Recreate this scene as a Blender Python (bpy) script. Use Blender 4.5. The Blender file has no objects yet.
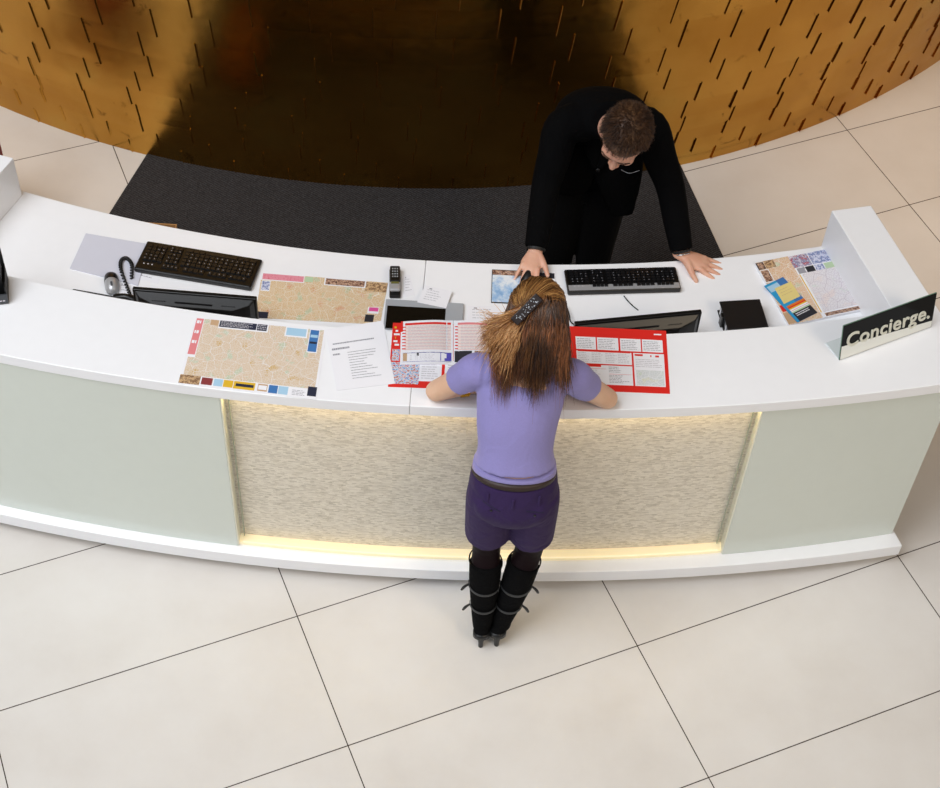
import bpy, bmesh, math, random
from mathutils import Vector, Matrix, Quaternion
from mathutils import noise as mnoise
random.seed(7)
S = bpy.context.scene
COL = S.collection
V = Vector

# ------------------------------------------------------------------ camera model (also used to measure positions in the place)
F_PX, PITCH, ROLL, CAM_Z = 1581.08, .873, .064, 5.3592
_cp, _sp, _cr, _sr = math.cos(PITCH), math.sin(PITCH), math.cos(ROLL), math.sin(ROLL)
FWD = V((0, _cp, -_sp)); _r = V((1, 0, 0)); _u = V((0, _sp, _cp))
RGT = _cr*_r + _sr*_u; UPV = -_sr*_r + _cr*_u
CAMP = V((0, 0, CAM_Z))
def _ray(x, y): return FWD*F_PX + RGT*(x-470) - UPV*(y-394)
def un(x, y, z):
    d = _ray(x, y); t = (z-CAM_Z)/d.z; return CAMP + d*t
def uy(x, y, Y):
    d = _ray(x, y); t = Y/d.y; return CAMP + d*t

def lin(c):
    c = c.lstrip('#'); o = []
    for i in (0, 2, 4):
        v = int(c[i:i+2], 16)/255
        o.append(v/12.92 if v <= .04045 else ((v+.055)/1.055)**2.4)
    return (*o, 1)

# ------------------------------------------------------------------ materials
class NT:
    def __init__(s, m): s.t = m.node_tree; s.n = s.t.nodes
    def new(s, ty, ins=None, **kw):
        n = s.n.new(ty)
        for k, v in kw.items(): setattr(n, k, v)
        for k, v in (ins or {}).items():
            if isinstance(v, bpy.types.NodeSocket): s.t.links.new(v, n.inputs[k])
            else: n.inputs[k].default_value = v
        return n
    def math(s, op, a, b=0.0, c=0.0, clamp=False):
        n = s.new('ShaderNodeMath', {0: a, 1: b, 2: c}, operation=op); n.use_clamp = clamp; return n.outputs[0]
    def ramp(s, fac, stops, interp='LINEAR'):
        n = s.new('ShaderNodeValToRGB', {0: fac}); cr = n.color_ramp; cr.interpolation = interp
        while len(cr.elements) < len(stops): cr.elements.new(.5)
        for e, (p, c) in zip(cr.elements, stops):
            e.position = p; e.color = lin(c) if isinstance(c, str) else c
        return n.outputs[0]
    def mix(s, f, a, b, mode='MIX'):
        n = s.new('ShaderNodeMix', data_type='RGBA', blend_type=mode)
        for k, v in ((0, f), (6, a), (7, b)):
            if isinstance(v, bpy.types.NodeSocket): s.t.links.new(v, n.inputs[k])
            else: n.inputs[k].default_value = lin(v) if isinstance(v, str) else v
        return n.outputs[2]
MATS = {}
def mat(name, color='#808080', rough=.5, metal=0., coat=0., bump=0., bscale=100., var=0., vscale=20., **kw):
    if name in MATS: return MATS[name]
    m = bpy.data.materials.new(name); m.use_nodes = True; nt = NT(m)
    b = nt.n['Principled BSDF']; b.inputs['Roughness'].default_value = rough
    b.inputs['Metallic'].default_value = metal; b.inputs['Coat Weight'].default_value = coat
    b.inputs['Coat Roughness'].default_value = .06
    col = lin(color); tc = nt.new('ShaderNodeTexCoord')
    nz = nt.new('ShaderNodeTexNoise', {'Vector': tc.outputs['Object'], 'Scale': vscale, 'Detail': 4.})
    v = max(var, .02)
    c = nt.mix(nz.outputs[0], tuple(x*(1-v) for x in col[:3])+(1,), tuple(min(1, x*(1+v)) for x in col[:3])+(1,))
    nt.t.links.new(c, b.inputs['Base Color'])
    if bump:
        n2 = nt.new('ShaderNodeTexNoise', {'Vector': tc.outputs['Object'], 'Scale': bscale, 'Detail': 3.})
        bp = nt.new('ShaderNodeBump', {'Strength': bump, 'Distance': .01, 'Height': n2.outputs[0]})
        nt.t.links.new(bp.outputs[0], b.inputs['Normal'])
    for k, val in kw.items(): b.inputs[k.replace('_', ' ')].default_value = val
    MATS[name] = m; return m
def raw(name):
    m = bpy.data.materials.new(name); m.use_nodes = True; MATS[name] = m
    nt = NT(m); return m, nt, nt.n['Principled BSDF']

white = mat('white_solid_surface', '#f5f6f9', .38, coat=.15)
white_in = mat('white_paint', '#e8e8ea', .35)
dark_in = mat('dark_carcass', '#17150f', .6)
seam_m = mat('seam_dark', '#8a8780', .7)
paper = mat('paper_white', '#f1f1f6', .6)
paper_w = mat('paper_warm', '#e9e2da', .6)
black = mat('black_plastic', '#0b0b0c', .35)
blackm = mat('black_matt', '#090909', .6)
blackgl = mat('black_gloss', '#030303', .12, Specular_IOR_Level=.15)
silver = mat('silver_plastic', '#b9babd', .35, metal=.4)
grey = mat('grey_plastic', '#a7abb0', .4)
greyd = mat('dark_grey_plastic', '#3c3f44', .4)
chrome = mat('chrome', '#d8d8d8', .12, metal=1.)
gold = mat('gold_metal', '#d9a728', .22, metal=1.)
red = mat('print_red', '#e02a22', .45)
redl = mat('print_pale_red', '#e2868a', .5)
inkg = mat('ink_grey', '#9a9aa2', .6)
inkl = mat('ink_light', '#c9c6cc', .6)
inkd = mat('ink_dark', '#26262e', .6)
pinkt = mat('print_table_pink', '#eeded8', .6)
navy = mat('print_navy', '#252a40', .5)
blue = mat('print_blue', '#3f76b4', .5)
cyan = mat('print_cyan', '#2f9bd0', .4)
sky = mat('print_sky', '#a9cfe8', .5)
yellow = mat('print_yellow', '#e2b62f', .5)
orange = mat('print_orange', '#df7a24', .5)
maroon = mat('print_maroon', '#8b3a3c', .5)
purple = mat('print_purple', '#5a55b8', .5)
pink = mat('print_pink', '#e0569c', .5)
green = mat('print_green', '#bcd2ad', .5)
tan = mat('print_tan', '#c7a582', .5)
sticky = mat('sticky_yellow', '#e4d188', .6)
lilac = mat('pad_lilac', '#d2d3df', .5)

def photo_mat(name, cols, scale):
    m, nt, b = raw(name); tc = nt.new('ShaderNodeTexCoord')
    v = nt.new('ShaderNodeTexNoise', {'Vector': tc.outputs['Object'], 'Scale': scale, 'Detail': 5., 'Roughness': .7})
    k = len(cols)
    c = nt.ramp(v.outputs[0], [(.28+.44*i/(k-1), x) for i, x in enumerate(cols)], 'CONSTANT' if k > 4 else 'LINEAR')
    nt.t.links.new(c, b.inputs['Base Color']); b.inputs['Roughness'].default_value = .45
    return m
photo_a = photo_mat('print_photo_people', ['#1c1a22', '#7b5647', '#c9a68c', '#3e4a70', '#e3dcd6'], 90)
photo_b = photo_mat('print_photo_red', ['#e6e6ee', '#b8545c', '#8a94b4', '#e8d8e0', '#74405a', '#d8dcea'], 60)
photo_c = photo_mat('print_photo_blue', ['#93a5cc', '#d6d8ea', '#7a8ab8', '#cabfd0', '#8098c8'], 70)
photo_d = photo_mat('print_party', ['#d9387c', '#4aa3d8', '#e6e2e6', '#c42f3c', '#5bb06a', '#5a4aa8'], 110)
cloud = photo_mat('pad_sky_picture', ['#6b98cc', '#9fc2e6', '#e4ecf4', '#f2f4f6'], 14)
pinkn = photo_mat('print_banner_pink', ['#d8617c', '#e79aa8', '#cf4a66'], 80)
tann = photo_mat('print_tan_photo', ['#c0936a', '#d9b78c', '#6e4c34', '#c8a27a'], 90)

def map_mat(name, block, green_c, road, scale, extra='#c9a04a', w=.045):
    m, nt, b = raw(name); tc = nt.new('ShaderNodeTexCoord')
    mp = nt.new('ShaderNodeMapping', {'Vector': tc.outputs['Object']}); mp.inputs['Rotation'].default_value = (0, 0, .35)
    wn = nt.new('ShaderNodeTexNoise', {'Vector': mp.outputs[0], 'Scale': 7., 'Detail': 2.})
    ad = nt.new('ShaderNodeVectorMath', {0: mp.outputs[0]}, operation='ADD')
    sc = nt.new('ShaderNodeVectorMath', {0: wn.outputs[1]}, operation='SCALE'); sc.inputs['Scale'].default_value = .09
    nt.t.links.new(sc.outputs[0], ad.inputs[1])
    def vor(s):
        return nt.new('ShaderNodeTexVoronoi', {'Vector': ad.outputs[0], 'Scale': s, 'Randomness': .85}, feature='DISTANCE_TO_EDGE', voronoi_dimensions='2D').outputs['Distance']
    r1 = nt.math('LESS_THAN', vor(scale*.24), w*.36)
    r2 = nt.math('LESS_THAN', vor(scale*1.15), w*1.3)
    n = nt.new('ShaderNodeTexNoise', {'Vector': mp.outputs[0], 'Scale': 17., 'Detail': 3.})
    n2 = nt.new('ShaderNodeTexNoise', {'Vector': mp.outputs[0], 'Scale': 60., 'Detail': 2.})
    base = nt.ramp(n.outputs[0], [(.36, green_c), (.42, block), (.6, block), (.68, extra)])
    base = nt.mix(nt.math('MULTIPLY', n2.outputs[0], .35), base, '#e9e2d6')
    c = nt.mix(nt.math('MULTIPLY', r2, .75), base, road); c = nt.mix(r1, c, road)
    nt.t.links.new(c, b.inputs['Base Color']); b.inputs['Roughness'].default_value = .5
    return m
map_a = map_mat('map_city_beige', '#d6bc9c', '#b9c3a4', '#e9e6e6', 105)
map_b = map_mat('map_city_ochre', '#d6b27c', '#b4b98a', '#ece6dc', 115, '#d08a4a')
map_c = map_mat('map_city_orange', '#dcb084', '#c0c4a0', '#efe9e2', 95, '#d8b080')
map_d = map_mat('map_plan_white', '#e3e1e8', '#d8e0de', '#c3b9c4', 90, '#e8dcdc')
map_e = map_mat('map_plan_grey', '#d3dade', '#c8d8c8', '#eef0f2', 80, '#dadcc8')

# floor: 1.2 x 0.6 m polished stone tiles
TH, OX, OY = .437, -.519*1.2, 2.748*1.2
def floor_mat():
    m, nt, b = raw('stone_tiles'); tc = nt.new('ShaderNodeTexCoord')
    mp = nt.new('ShaderNodeMapping', {'Vector': tc.outputs['Object']}, vector_type='TEXTURE')
    mp.inputs['Location'].default_value = (OX, OY, 0); mp.inputs['Rotation'].default_value = (0, 0, TH)
    sp = nt.new('ShaderNodeSeparateXYZ', {0: mp.outputs[0]})
    def line(o, size):
        a = nt.math('DIVIDE', o, size); f = nt.math('FRACT', nt.math('ADD', a, .5))
        d = nt.math('MULTIPLY', nt.math('ABSOLUTE', nt.math('SUBTRACT', f, .5)), size)
        return d, nt.math('FLOOR', a)
    dx, ix = line(sp.outputs[0], 1.2); dy, iy = line(sp.outputs[1], .6)
    d = nt.math('MINIMUM', dx, dy)
    g = nt.math('LESS_THAN', d, .0021)
    cmb = nt.new('ShaderNodeCombineXYZ', {0: ix, 1: iy})
    wn = nt.new('ShaderNodeTexWhiteNoise', {'Vector': cmb.outputs[0]}, noise_dimensions='2D')
    n1 = nt.new('ShaderNodeTexNoise', {'Vector': tc.outputs['Object'], 'Scale': 2.2, 'Detail': 7., 'Roughness': .6})
    c = nt.ramp(n1.outputs[0], [(.3, '#d3cec8'), (.5, '#d9d5d0'), (.72, '#dedbd7')])
    c = nt.mix(nt.math('MULTIPLY', wn.outputs[0], .25), c, '#cfcac4')
    c = nt.mix(g, c, '#33261a')
    nt.t.links.new(c, b.inputs['Base Color'])
    n3 = nt.new('ShaderNodeTexNoise', {'Vector': tc.outputs['Object'], 'Scale': 5., 'Detail': 3.})
    nt.t.links.new(nt.math('MULTIPLY_ADD', n3.outputs[0], .12, .26), b.inputs['Roughness'])
    b.inputs['Specular IOR Level'].default_value = .35
    return m
def gold_wall_mat():
    m, nt, b = raw('brushed_gold_plates'); tc = nt.new('ShaderNodeTexCoord'); geo = nt.new('ShaderNodeNewGeometry')
    n1 = nt.new('ShaderNodeTexNoise', {'Vector': tc.outputs['Object'], 'Scale': 3., 'Detail': 5.})
    c = nt.ramp(n1.outputs[0], [(.3, '#b8873a'), (.55, '#c99847'), (.75, '#c9a04e')])
    c = nt.mix(nt.math('MULTIPLY', geo.outputs['Random Per Island'], .3), c, '#b07a30')
    n2 = nt.new('ShaderNodeTexNoise', {'Vector': tc.outputs['Object'], 'Scale': 11., 'Detail': 8., 'Roughness': .65, 'Distortion': .6})
    st = nt.ramp(n2.outputs[0], [(.62, (0, 0, 0, 1)), (.70, (1, 1, 1, 1))])
    c = nt.mix(nt.math('MULTIPLY', st, .55), c, '#5a3814')
    nt.t.links.new(c, b.inputs['Base Color']); b.inputs['Metallic'].default_value = 1.
    mp = nt.new('ShaderNodeMapping', {'Vector': tc.outputs['Object']}); mp.inputs['Scale'].default_value = (3, 3, 60)
    n3 = nt.new('ShaderNodeTexNoise', {'Vector': mp.outputs[0], 'Scale': 4., 'Detail': 4.})
    nt.t.links.new(nt.math('MULTIPLY_ADD', n3.outputs[0], .08, .19), b.inputs['Roughness'])
    n4 = nt.new('ShaderNodeTexNoise', {'Vector': tc.outputs['Object'], 'Scale': 5., 'Detail': 2.})
    bp = nt.new('ShaderNodeBump', {'Strength': .25, 'Distance': .02, 'Height': n4.outputs[0]})
    nt.t.links.new(bp.outputs[0], b.inputs['Normal'])
    return m
def carpet_mat():
    m, nt, b = raw('charcoal_ribbed_carpet'); tc = nt.new('ShaderNodeTexCoord')
    mp = nt.new('ShaderNodeMapping', {'Vector': tc.outputs['Object']}); mp.inputs['Rotation'].default_value = (0, 0, .9)
    w = nt.new('ShaderNodeTexWave', {'Vector': mp.outputs[0], 'Scale': 28., 'Distortion': 1.5, 'Detail': 2., 'Detail Scale': 6.})
    n = nt.new('ShaderNodeTexNoise', {'Vector': tc.outputs['Object'], 'Scale': 140., 'Detail': 3.})
    f = nt.math('MULTIPLY_ADD', w.outputs[1], .3, nt.math('MULTIPLY', n.outputs[0], .7))
    c = nt.ramp(f, [(.3, '#262423'), (.55, '#39383a'), (.75, '#4b4a4c')])
    nt.t.links.new(c, b.inputs['Base Color']); b.inputs['Roughness'].default_value = .95
    bp = nt.new('ShaderNodeBump', {'Strength': .6, 'Distance': .004, 'Height': f}); nt.t.links.new(bp.outputs[0], b.inputs['Normal'])
    b.inputs['Specular IOR Level'].default_value = .1
    return m
def mosaic_mat():
    m, nt, b = raw('split_stone_mosaic'); tc = nt.new('ShaderNodeTexCoord')
    sp = nt.new('ShaderNodeSeparateXYZ', {0: tc.outputs['Object']})
    cb = nt.new('ShaderNodeCombineXYZ', {0: sp.outputs[0], 1: sp.outputs[2]})
    br = nt.new('ShaderNodeTexBrick', {'Vector': cb.outputs[0], 'Scale': 1., 'Mortar Size': .0004, 'Brick Width': .017, 'Row Height': .0056, 'Bias': 0.,
        'Color1': (0, 0, 0, 1), 'Color2': (1, 1, 1, 1), 'Mortar': (.35, .35, .35, 1)})
    br.offset = .37; br.squash = 1.6; br.squash_frequency = 3
    mp = nt.new('ShaderNodeMapping', {'Vector': cb.outputs[0]}); mp.inputs['Scale'].default_value = (48, 165, 1)
    n = nt.new('ShaderNodeTexNoise', {'Vector': mp.outputs[0], 'Scale': 1., 'Detail': 2.})
    f = nt.math('ADD', nt.math('MULTIPLY', br.outputs[0], .5), nt.math('MULTIPLY', n.outputs[0], .5))
    c = nt.ramp(f, [(.2, '#c2b9aa'), (.36, '#dcd3c5'), (.55, '#eee6da'), (.8, '#fdf6ea')])
    nt.t.links.new(c, b.inputs['Base Color']); b.inputs['Roughness'].default_value = .45
    bp = nt.new('ShaderNodeBump', {'Strength': .5, 'Distance': .003, 'Height': f}); nt.t.links.new(bp.outputs[0], b.inputs['Normal'])
    return m
def clear_glass_mat():
    m, nt, b = raw('clear_pane'); nt.n.remove(b); out = nt.n['Material Output']
    fr = nt.new('ShaderNodeFresnel', {'IOR': 1.5})
    gl = nt.new('ShaderNodeBsdfGlossy', {'Color': (1, 1, 1, 1), 'Roughness': .03}); tr = nt.new('ShaderNodeBsdfTransparent', {'Color': (.985, .985, .975, 1)})
    geo = nt.new('ShaderNodeNewGeometry')
    fac = nt.math('MULTIPLY', fr.outputs[0], nt.math('SUBTRACT', 1., geo.outputs['Backfacing']))
    mx = nt.new('ShaderNodeMixShader', {0: fac, 1: tr.outputs[0], 2: gl.outputs[0]}); nt.t.links.new(mx.outputs[0], out.inputs[0])
    return m
floor_m, goldw_m, carpet_m, mosaic_m, pane_m = floor_mat(), gold_wall_mat(), carpet_mat(), mosaic_mat(), clear_glass_mat()
glass_green = mat('pale_green_glass', '#d5dcd3', .5, coat=1.)
glass_edge = mat('glass_edge_green', '#a3ad98', .2)
def emis(name, color, strength):
    m, nt, b = raw(name); b.inputs['Emission Color'].default_value = lin(color); b.inputs['Emission Strength'].default_value = strength
    b.inputs['Base Color'].default_value = lin(color); return m
led_m = emis('led_warm', '#ffe6ac', 13.)
ledge_glow = mat('cream_light_shelf', '#f3ecc8', .5)

# ------------------------------------------------------------------ object helpers
def link(name, bm, mats, parent=None, origin=None, smooth=False):
    me = bpy.data.meshes.new(name)
    if origin is None:
        if parent is not None: origin = parent_loc(parent)
        else:
            xs = [v.co for v in bm.verts]
            mn = V((min(c.x for c in xs), min(c.y for c in xs), min(c.z for c in xs))); mx = V((max(c.x for c in xs), max(c.y for c in xs), max(c.z for c in xs)))
            origin = V(((mn.x+mx.x)/2, (mn.y+mx.y)/2, mn.z))
    bmesh.ops.translate(bm, verts=bm.verts, vec=-V(origin))
    bmesh.ops.recalc_face_normals(bm, faces=bm.faces)
    bm.to_mesh(me); bm.free()
    if not isinstance(mats, (list, tuple)): mats = [mats]
    for m in mats: me.materials.append(m)
    if smooth: me.polygons.foreach_set('use_smooth', [True]*len(me.polygons))
    o = bpy.data.objects.new(name, me); COL.objects.link(o)
    if parent is not None:
        o.parent = parent; o.location = V(origin)-parent_loc(parent)
    else: o.location = origin
    return o
def parent_loc(p):
    l = V(p.location)
    while p.parent: p = p.parent; l += p.location
    return l
def thing(name, label, cat, loc, group=None):
    o = bpy.data.objects.new(name, None); COL.objects.link(o); o.location = loc; o.empty_display_size = .05
    return tag(o, label, cat, group)
def tag(o, label, cat, group=None):
    o['label'] = label; o['category'] = cat
    if group: o['group'] = group
    return o
def struct(o): o['kind'] = 'structure'; return o
def bevel_mod(o, w=.004, seg=2):
    m = o.modifiers.new('Bevel', 'BEVEL'); m.width = w; m.segments = seg; m.limit_method = 'ANGLE'; m.angle_limit = .6
    return o
def add_box(bm, c, size, rot=None, mi=0):
    """box centred at c; rot is a 3x3 Matrix"""
    r = bmesh.ops.create_cube(bm, size=1.)
    M = Matrix.Translation(V(c)) @ (rot.to_4x4() if rot else Matrix()) @ Matrix.Diagonal((*size, 1))
    bmesh.ops.transform(bm, matrix=M, verts=r['verts'])
    for v in r['verts']:
        for f in v.link_faces: f.material_index = mi
    return r['verts']
def add_prism(bm, pts, z0, z1, mi=0):
    """pts: plan polygon"""
    lo = [bm.verts.new((p[0], p[1], z0)) for p in pts]; hi = [bm.verts.new((p[0], p[1], z1)) for p in pts]
    n = len(pts); fs = [bm.faces.new(hi), bm.faces.new(lo[::-1])]
    for i in range(n): fs.append(bm.faces.new((lo[i], lo[(i+1) % n], hi[(i+1) % n], hi[i])))
    for f in fs: f.material_index = mi
def catmull(pts, n):
    P = [V(p) for p in pts]; P = [2*P[0]-P[1]]+P+[2*P[-1]-P[-2]]; out = []
    m = len(P)-3
    for k in range(n):
        t = k/(n-1)*m; i = min(int(t), m-1); t -= i
        a, b, c, d = P[i:i+4]
        out.append(.5*((2*b)+(c-a)*t+(2*a-5*b+4*c-d)*t*t+(3*b-a-3*c+d)*t**3))
    return out
def loft(bm, pts, rad, side=(1, 0, 0), n=None, seg=16, round_ends=True, mi=0):
    """tube through pts; rad: list of r or (r_side, r_other)"""
    rr = [(r, r) if not isinstance(r, (tuple, list)) else tuple(r) for r in rad]
    if n is None: n = max(2, (len(pts)-1)*5+1)
    if len(pts) > 2 or n > 2:
        C = catmull(pts, n); Rr = catmull([(a, b, 0) for a, b in rr], n)
    else: C = [V(p) for p in pts]; Rr = [V((a, b, 0)) for a, b in rr]
    T = [(C[min(i+1, n-1)]-C[max(i-1, 0)]).normalized() for i in range(n)]
    secs = []
    if round_ends:
        for k in (3, 2, 1):
            a = k/3*math.pi/2*.94; secs.append((C[0]-T[0]*math.sin(a)*min(Rr[0][0], Rr[0][1]), Rr[0]*math.cos(a), T[0]))
    for c, r, t in zip(C, Rr, T): secs.append((c, r, t))
    if round_ends:
        for k in (1, 2, 3):
            a = k/3*math.pi/2*.94; secs.append((C[-1]+T[-1]*math.sin(a)*min(Rr[-1][0], Rr[-1][1]), Rr[-1]*math.cos(a), T[-1]))
    rings = []
    for c, r, t in secs:
        s = V(side); s = s-t*s.dot(t)
        if s.length < 1e-4: s = t.orthogonal()
        s.normalize(); o = t.cross(s)
        rings.append([bm.verts.new(c+s*r[0]*math.cos(2*math.pi*k/seg)+o*r[1]*math.sin(2*math.pi*k/seg)) for k in range(seg)])
    for a, b in zip(rings, rings[1:]):
        for k in range(seg):
            f = bm.faces.new((a[k], a[(k+1) % seg], b[(k+1) % seg], b[k])); f.material_index = mi
    f = bm.faces.new(rings[0][::-1]); f.material_index = mi
    f = bm.faces.new(rings[-1]); f.material_index = mi
def ell(bm, c, r, rot=None, seg=20):
    q = bmesh.ops.create_uvsphere(bm, u_segments=seg, v_segments=seg//2+2, radius=1.)
    bmesh.ops.transform(bm, matrix=Matrix.Translation(V(c)) @ (rot.to_4x4() if rot else Matrix()) @ Matrix.Diagonal((*r, 1)), verts=q['verts'])
def remesh(bm, voxel, smooth=4, factor=.5):
    """union every closed shell in bm into one continuous surface"""
    me = bpy.data.meshes.new('t'); bmesh.ops.recalc_face_normals(bm, faces=bm.faces); bm.to_mesh(me); bm.free()
    o = bpy.data.objects.new('t', me); COL.objects.link(o)
    m = o.modifiers.new('r', 'REMESH'); m.mode = 'VOXEL'; m.voxel_size = voxel
    if smooth: s = o.modifiers.new('s', 'SMOOTH'); s.factor = factor; s.iterations = smooth
    dg = bpy.context.evaluated_depsgraph_get(); dg.update()
    out = bmesh.new(); out.from_mesh(o.evaluated_get(dg).to_mesh()); o.evaluated_get(dg).to_mesh_clear()
    bpy.data.objects.remove(o); bpy.data.meshes.remove(me)
    return out
def quad_pt(q, u, v):
    """q = (TL, TR, BR, BL); u right, v down"""
    a = q[0].lerp(q[1], u); b = q[3].lerp(q[2], u); return a.lerp(b, v)
def words(u0, v0, u1, v1, rows, m, fill=.45, wmin=.02, wmax=.08, rnd=None, ragged=.25):
    rnd = rnd or random; out = []
    for r in range(rows):
        vy = v0+(v1-v0)*r/rows; h = (v1-v0)/rows*fill; x = u0; end = u1-(u1-u0)*rnd.random()*ragged
        while x < end:
            w = rnd.uniform(wmin, wmax); out.append((x, vy, min(x+w, end), vy+h, m)); x += w+wmin*.45
    return out
def sheet(name, q, z, th, base, patches=(), parent=None, origin=None, lift=.00025, tag3=None):
    """printed sheet: base slab and print laid on it, one mesh"""
    bm = bmesh.new(); q = [V((p[0], p[1], z)) for p in q]; mats = [base]
    add_prism(bm, q, z, z+th)
    for k, (u0, v0, u1, v1, m) in enumerate(patches):
        if m not in mats: mats.append(m)
        zz = z+th+lift*(1+min(k, 40)*.02)
        vs = [bm.verts.new(V((p.x, p.y, zz))) for p in (quad_pt(q, u0, v0), quad_pt(q, u0, v1), quad_pt(q, u1, v1), quad_pt(q, u1, v0))]
        f = bm.faces.new(vs); f.material_index = mats.index(m)
    o = link(name, bm, mats, parent, origin)
    if tag3: tag(o, *tag3)
    return o
# ================================================================== THE SETTING
bm = bmesh.new(); add_prism(bm, [(-9, -4), (9, -4), (9, 14), (-9, 14)], -.1, 0)
struct(link('floor', bm, floor_m, origin=(0, 0, 0)))

WX, WY = -.619, 10.021
def wall_r(z): return 4.24+.06*z
def wall_pt(az, z, off=0.):
    r = wall_r(z)+off; a = math.radians(az); return V((WX+r*math.sin(a), WY-r*math.cos(a), z))
ROWZ = [0, .080, .166, .247, .336, .440, .553, .672, .807, .960, 1.125, 1.30, 1.48, 1.67, 1.87, 2.07, 2.28]
ROWA = [24.45, 23.3, 21.9, 22.15, 21.3, 22.3, 23.6, 23.0, 24.5, 22.7, 24.1, 22.9, 24.6, 23.1, 24.2, 22.6]
bm = bmesh.new(); rnd = random.Random(3)
azs = [-100+2.5*k for k in range(81)]; zs = [0, .5, 1, 1.5, 2, 2.28]
g = [[bm.verts.new(wall_pt(a, z, -.006)) for a in azs] for z in zs]
for i in range(len(zs)-1):
    for k in range(len(azs)-1):
        f = bm.faces.new((g[i][k], g[i][k+1], g[i+1][k+1], g[i+1][k])); f.material_index = 1
for r in range(len(ROWA)):
    a = ROWA[r]-3.65*33; z0, z1 = ROWZ[r], ROWZ[r+1]+.004
    while a < 100:
        w = 3.65+rnd.uniform(-.12, .12); a1 = a+w+.05
        lift, low = .0080+rnd.uniform(-.001, .001), rnd.uniform(.0019, .0021); tilt = rnd.uniform(-.0015, .0025); ptx = rnd.uniform(-.0022, .0022)
        nu, nv = 8, 3; P = []
        for j in range(nv):
            z = z0+(z1-z0)*j/(nv-1); row = []
            for i in range(nu):
                t = (0, .010, .018, .022, .2, .5, .8, 1)[i]; off = lift*max(0, 1-t/.018)+low+ptx*(t-.5)-.0018*(j == nv-1)+(.0010+tilt*.5)*(1-j/(nv-1))
                off += .0010*mnoise.noise(V((a*.9+t*1.6, z*8, r)))
                az_ = a+(a1-a)*t; row.append(wall_pt(az_*(1+.10*(z-(z0+z1)/2)), z, off))
            P.append(row)
        fr = [[bm.verts.new(p) for p in row] for row in P]
        bk = [[bm.verts.new(V((WX, WY, p.z))+(p-V((WX, WY, p.z)))*(1-.0005)) for p in row] for row in P]
        for j in range(nv-1):
            for i in range(nu-1):
                bm.faces.new((fr[j][i], fr[j][i+1], fr[j+1][i+1], fr[j+1][i])).smooth = True
                bm.faces.new((bk[j][i], bk[j+1][i], bk[j+1][i+1], bk[j][i+1]))
        fr = [[bm.verts.new(p) for p in row] for row in P]
        for i in range(nu-1):
            bm.faces.new((fr[0][i], bk[0][i], bk[0][i+1], fr[0][i+1])); bm.faces.new((fr[-1][i], fr[-1][i+1], bk[-1][i+1], bk[-1][i]))
        for j in range(nv-1):
            bm.faces.new((fr[j][0], fr[j+1][0], bk[j+1][0], bk[j][0])); bm.faces.new((fr[j][-1], bk[j][-1], bk[j+1][-1], fr[j+1][-1]))
        a += w
me = bpy.data.meshes.new('wall_back'); bm.to_mesh(me); bm.free(); me.materials.append(goldw_m); me.materials.append(blackm)
o = bpy.data.objects.new('wall_back', me); COL.objects.link(o); struct(o)

bm = bmesh.new(); add_prism(bm, [(-9, 4.9), (9, 4.9), (9, 14), (-9, 14)], 5.2, 5.5)
struct(link('sky_blocker_slab', bm, mat('blocker_warm', '#8c7654', .8)))  # unseen slab added to keep sky light off the back floor
# dark mat behind the desk
bm = bmesh.new()
pts = [(-2.012, 4.53)] + [tuple(wall_pt(a, 0, -.02)[:2]) for a in [-14.6+(22.3+14.6)*k/24 for k in range(25)]] + [(1.40, 4.66)]
add_prism(bm, pts, .0005, .010)
bevel_mod(tag(link('floor_mat', bm, carpet_m), 'charcoal ribbed carpet mat on the floor between desk and gold wall', 'mat'), .003)

# ================================================================== THE DESK
def circ(c, r): return lambda x: c[1]-math.sqrt(max(1e-6, r*r-(x-c[0])**2))
C_front = circ((-.318, 11.349), 7.851); C_in = circ((-.295, 10.685), 6.839); C_back = circ((-.202, 10.129), 5.715)
C_panel = circ((-.359, 11.575), 8.062); C_plinth = circ((-.322, 11.954), 8.483)
def endx(curve, side, inset=0.):
    """x where a plan curve meets the slanting end line of the desk"""
    lo, hi = .6, 3.2
    for _ in range(50):
        m = (lo+hi)/2; x = m if side > 0 else -.48-m
        line = 1.539-inset+(4.678-curve(x))*(.3474)
        if m < line: lo = m
        else: hi = m
    return lo if side > 0 else -.48-lo
def band(bm, fc, bc, x0, x1, z0, z1, n=48, mi=0, inset=0., xb0=None, xb1=None):
    """curved slab between two plan curves; x0/x1 None = to the end line"""
    f0 = endx(fc, -1, inset) if x0 is None else x0; f1 = endx(fc, 1, inset) if x1 is None else x1
    b0 = endx(bc, -1, inset) if x0 is None else (xb0 if xb0 is not None else x0); b1 = endx(bc, 1, inset) if x1 is None else (xb1 if xb1 is not None else x1)
    A = [(f0+(f1-f0)*k/n) for k in range(n+1)]; B = [(b0+(b1-b0)*k/n) for k in range(n+1)]
    R = []
    for xa, xb in zip(A, B):
        ya, yb = fc(xa), bc(xb)
        R.append([bm.verts.new((xa, ya, z0)), bm.verts.new((xa, ya, z1)), bm.verts.new((xb, yb, z1)), bm.verts.new((xb, yb, z0))])
    for a, b in zip(R, R[1:]):
        for k in range(4): bm.faces.new((a[k], a[(k+1) % 4], b[(k+1) % 4], b[k])).material_index = mi
    bm.faces.new(R[0][::-1]).material_index = mi; bm.faces.new(R[-1]).material_index = mi
off = lambda c, d: (lambda x: c(x)+d)
TOP, LOW = 1.10, .90
desk = thing('reception_desk', 'long curved white concierge desk with glass front and lit stone niche', 'desk', (-.3, 3.9, 0))
SX = -.207
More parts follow.
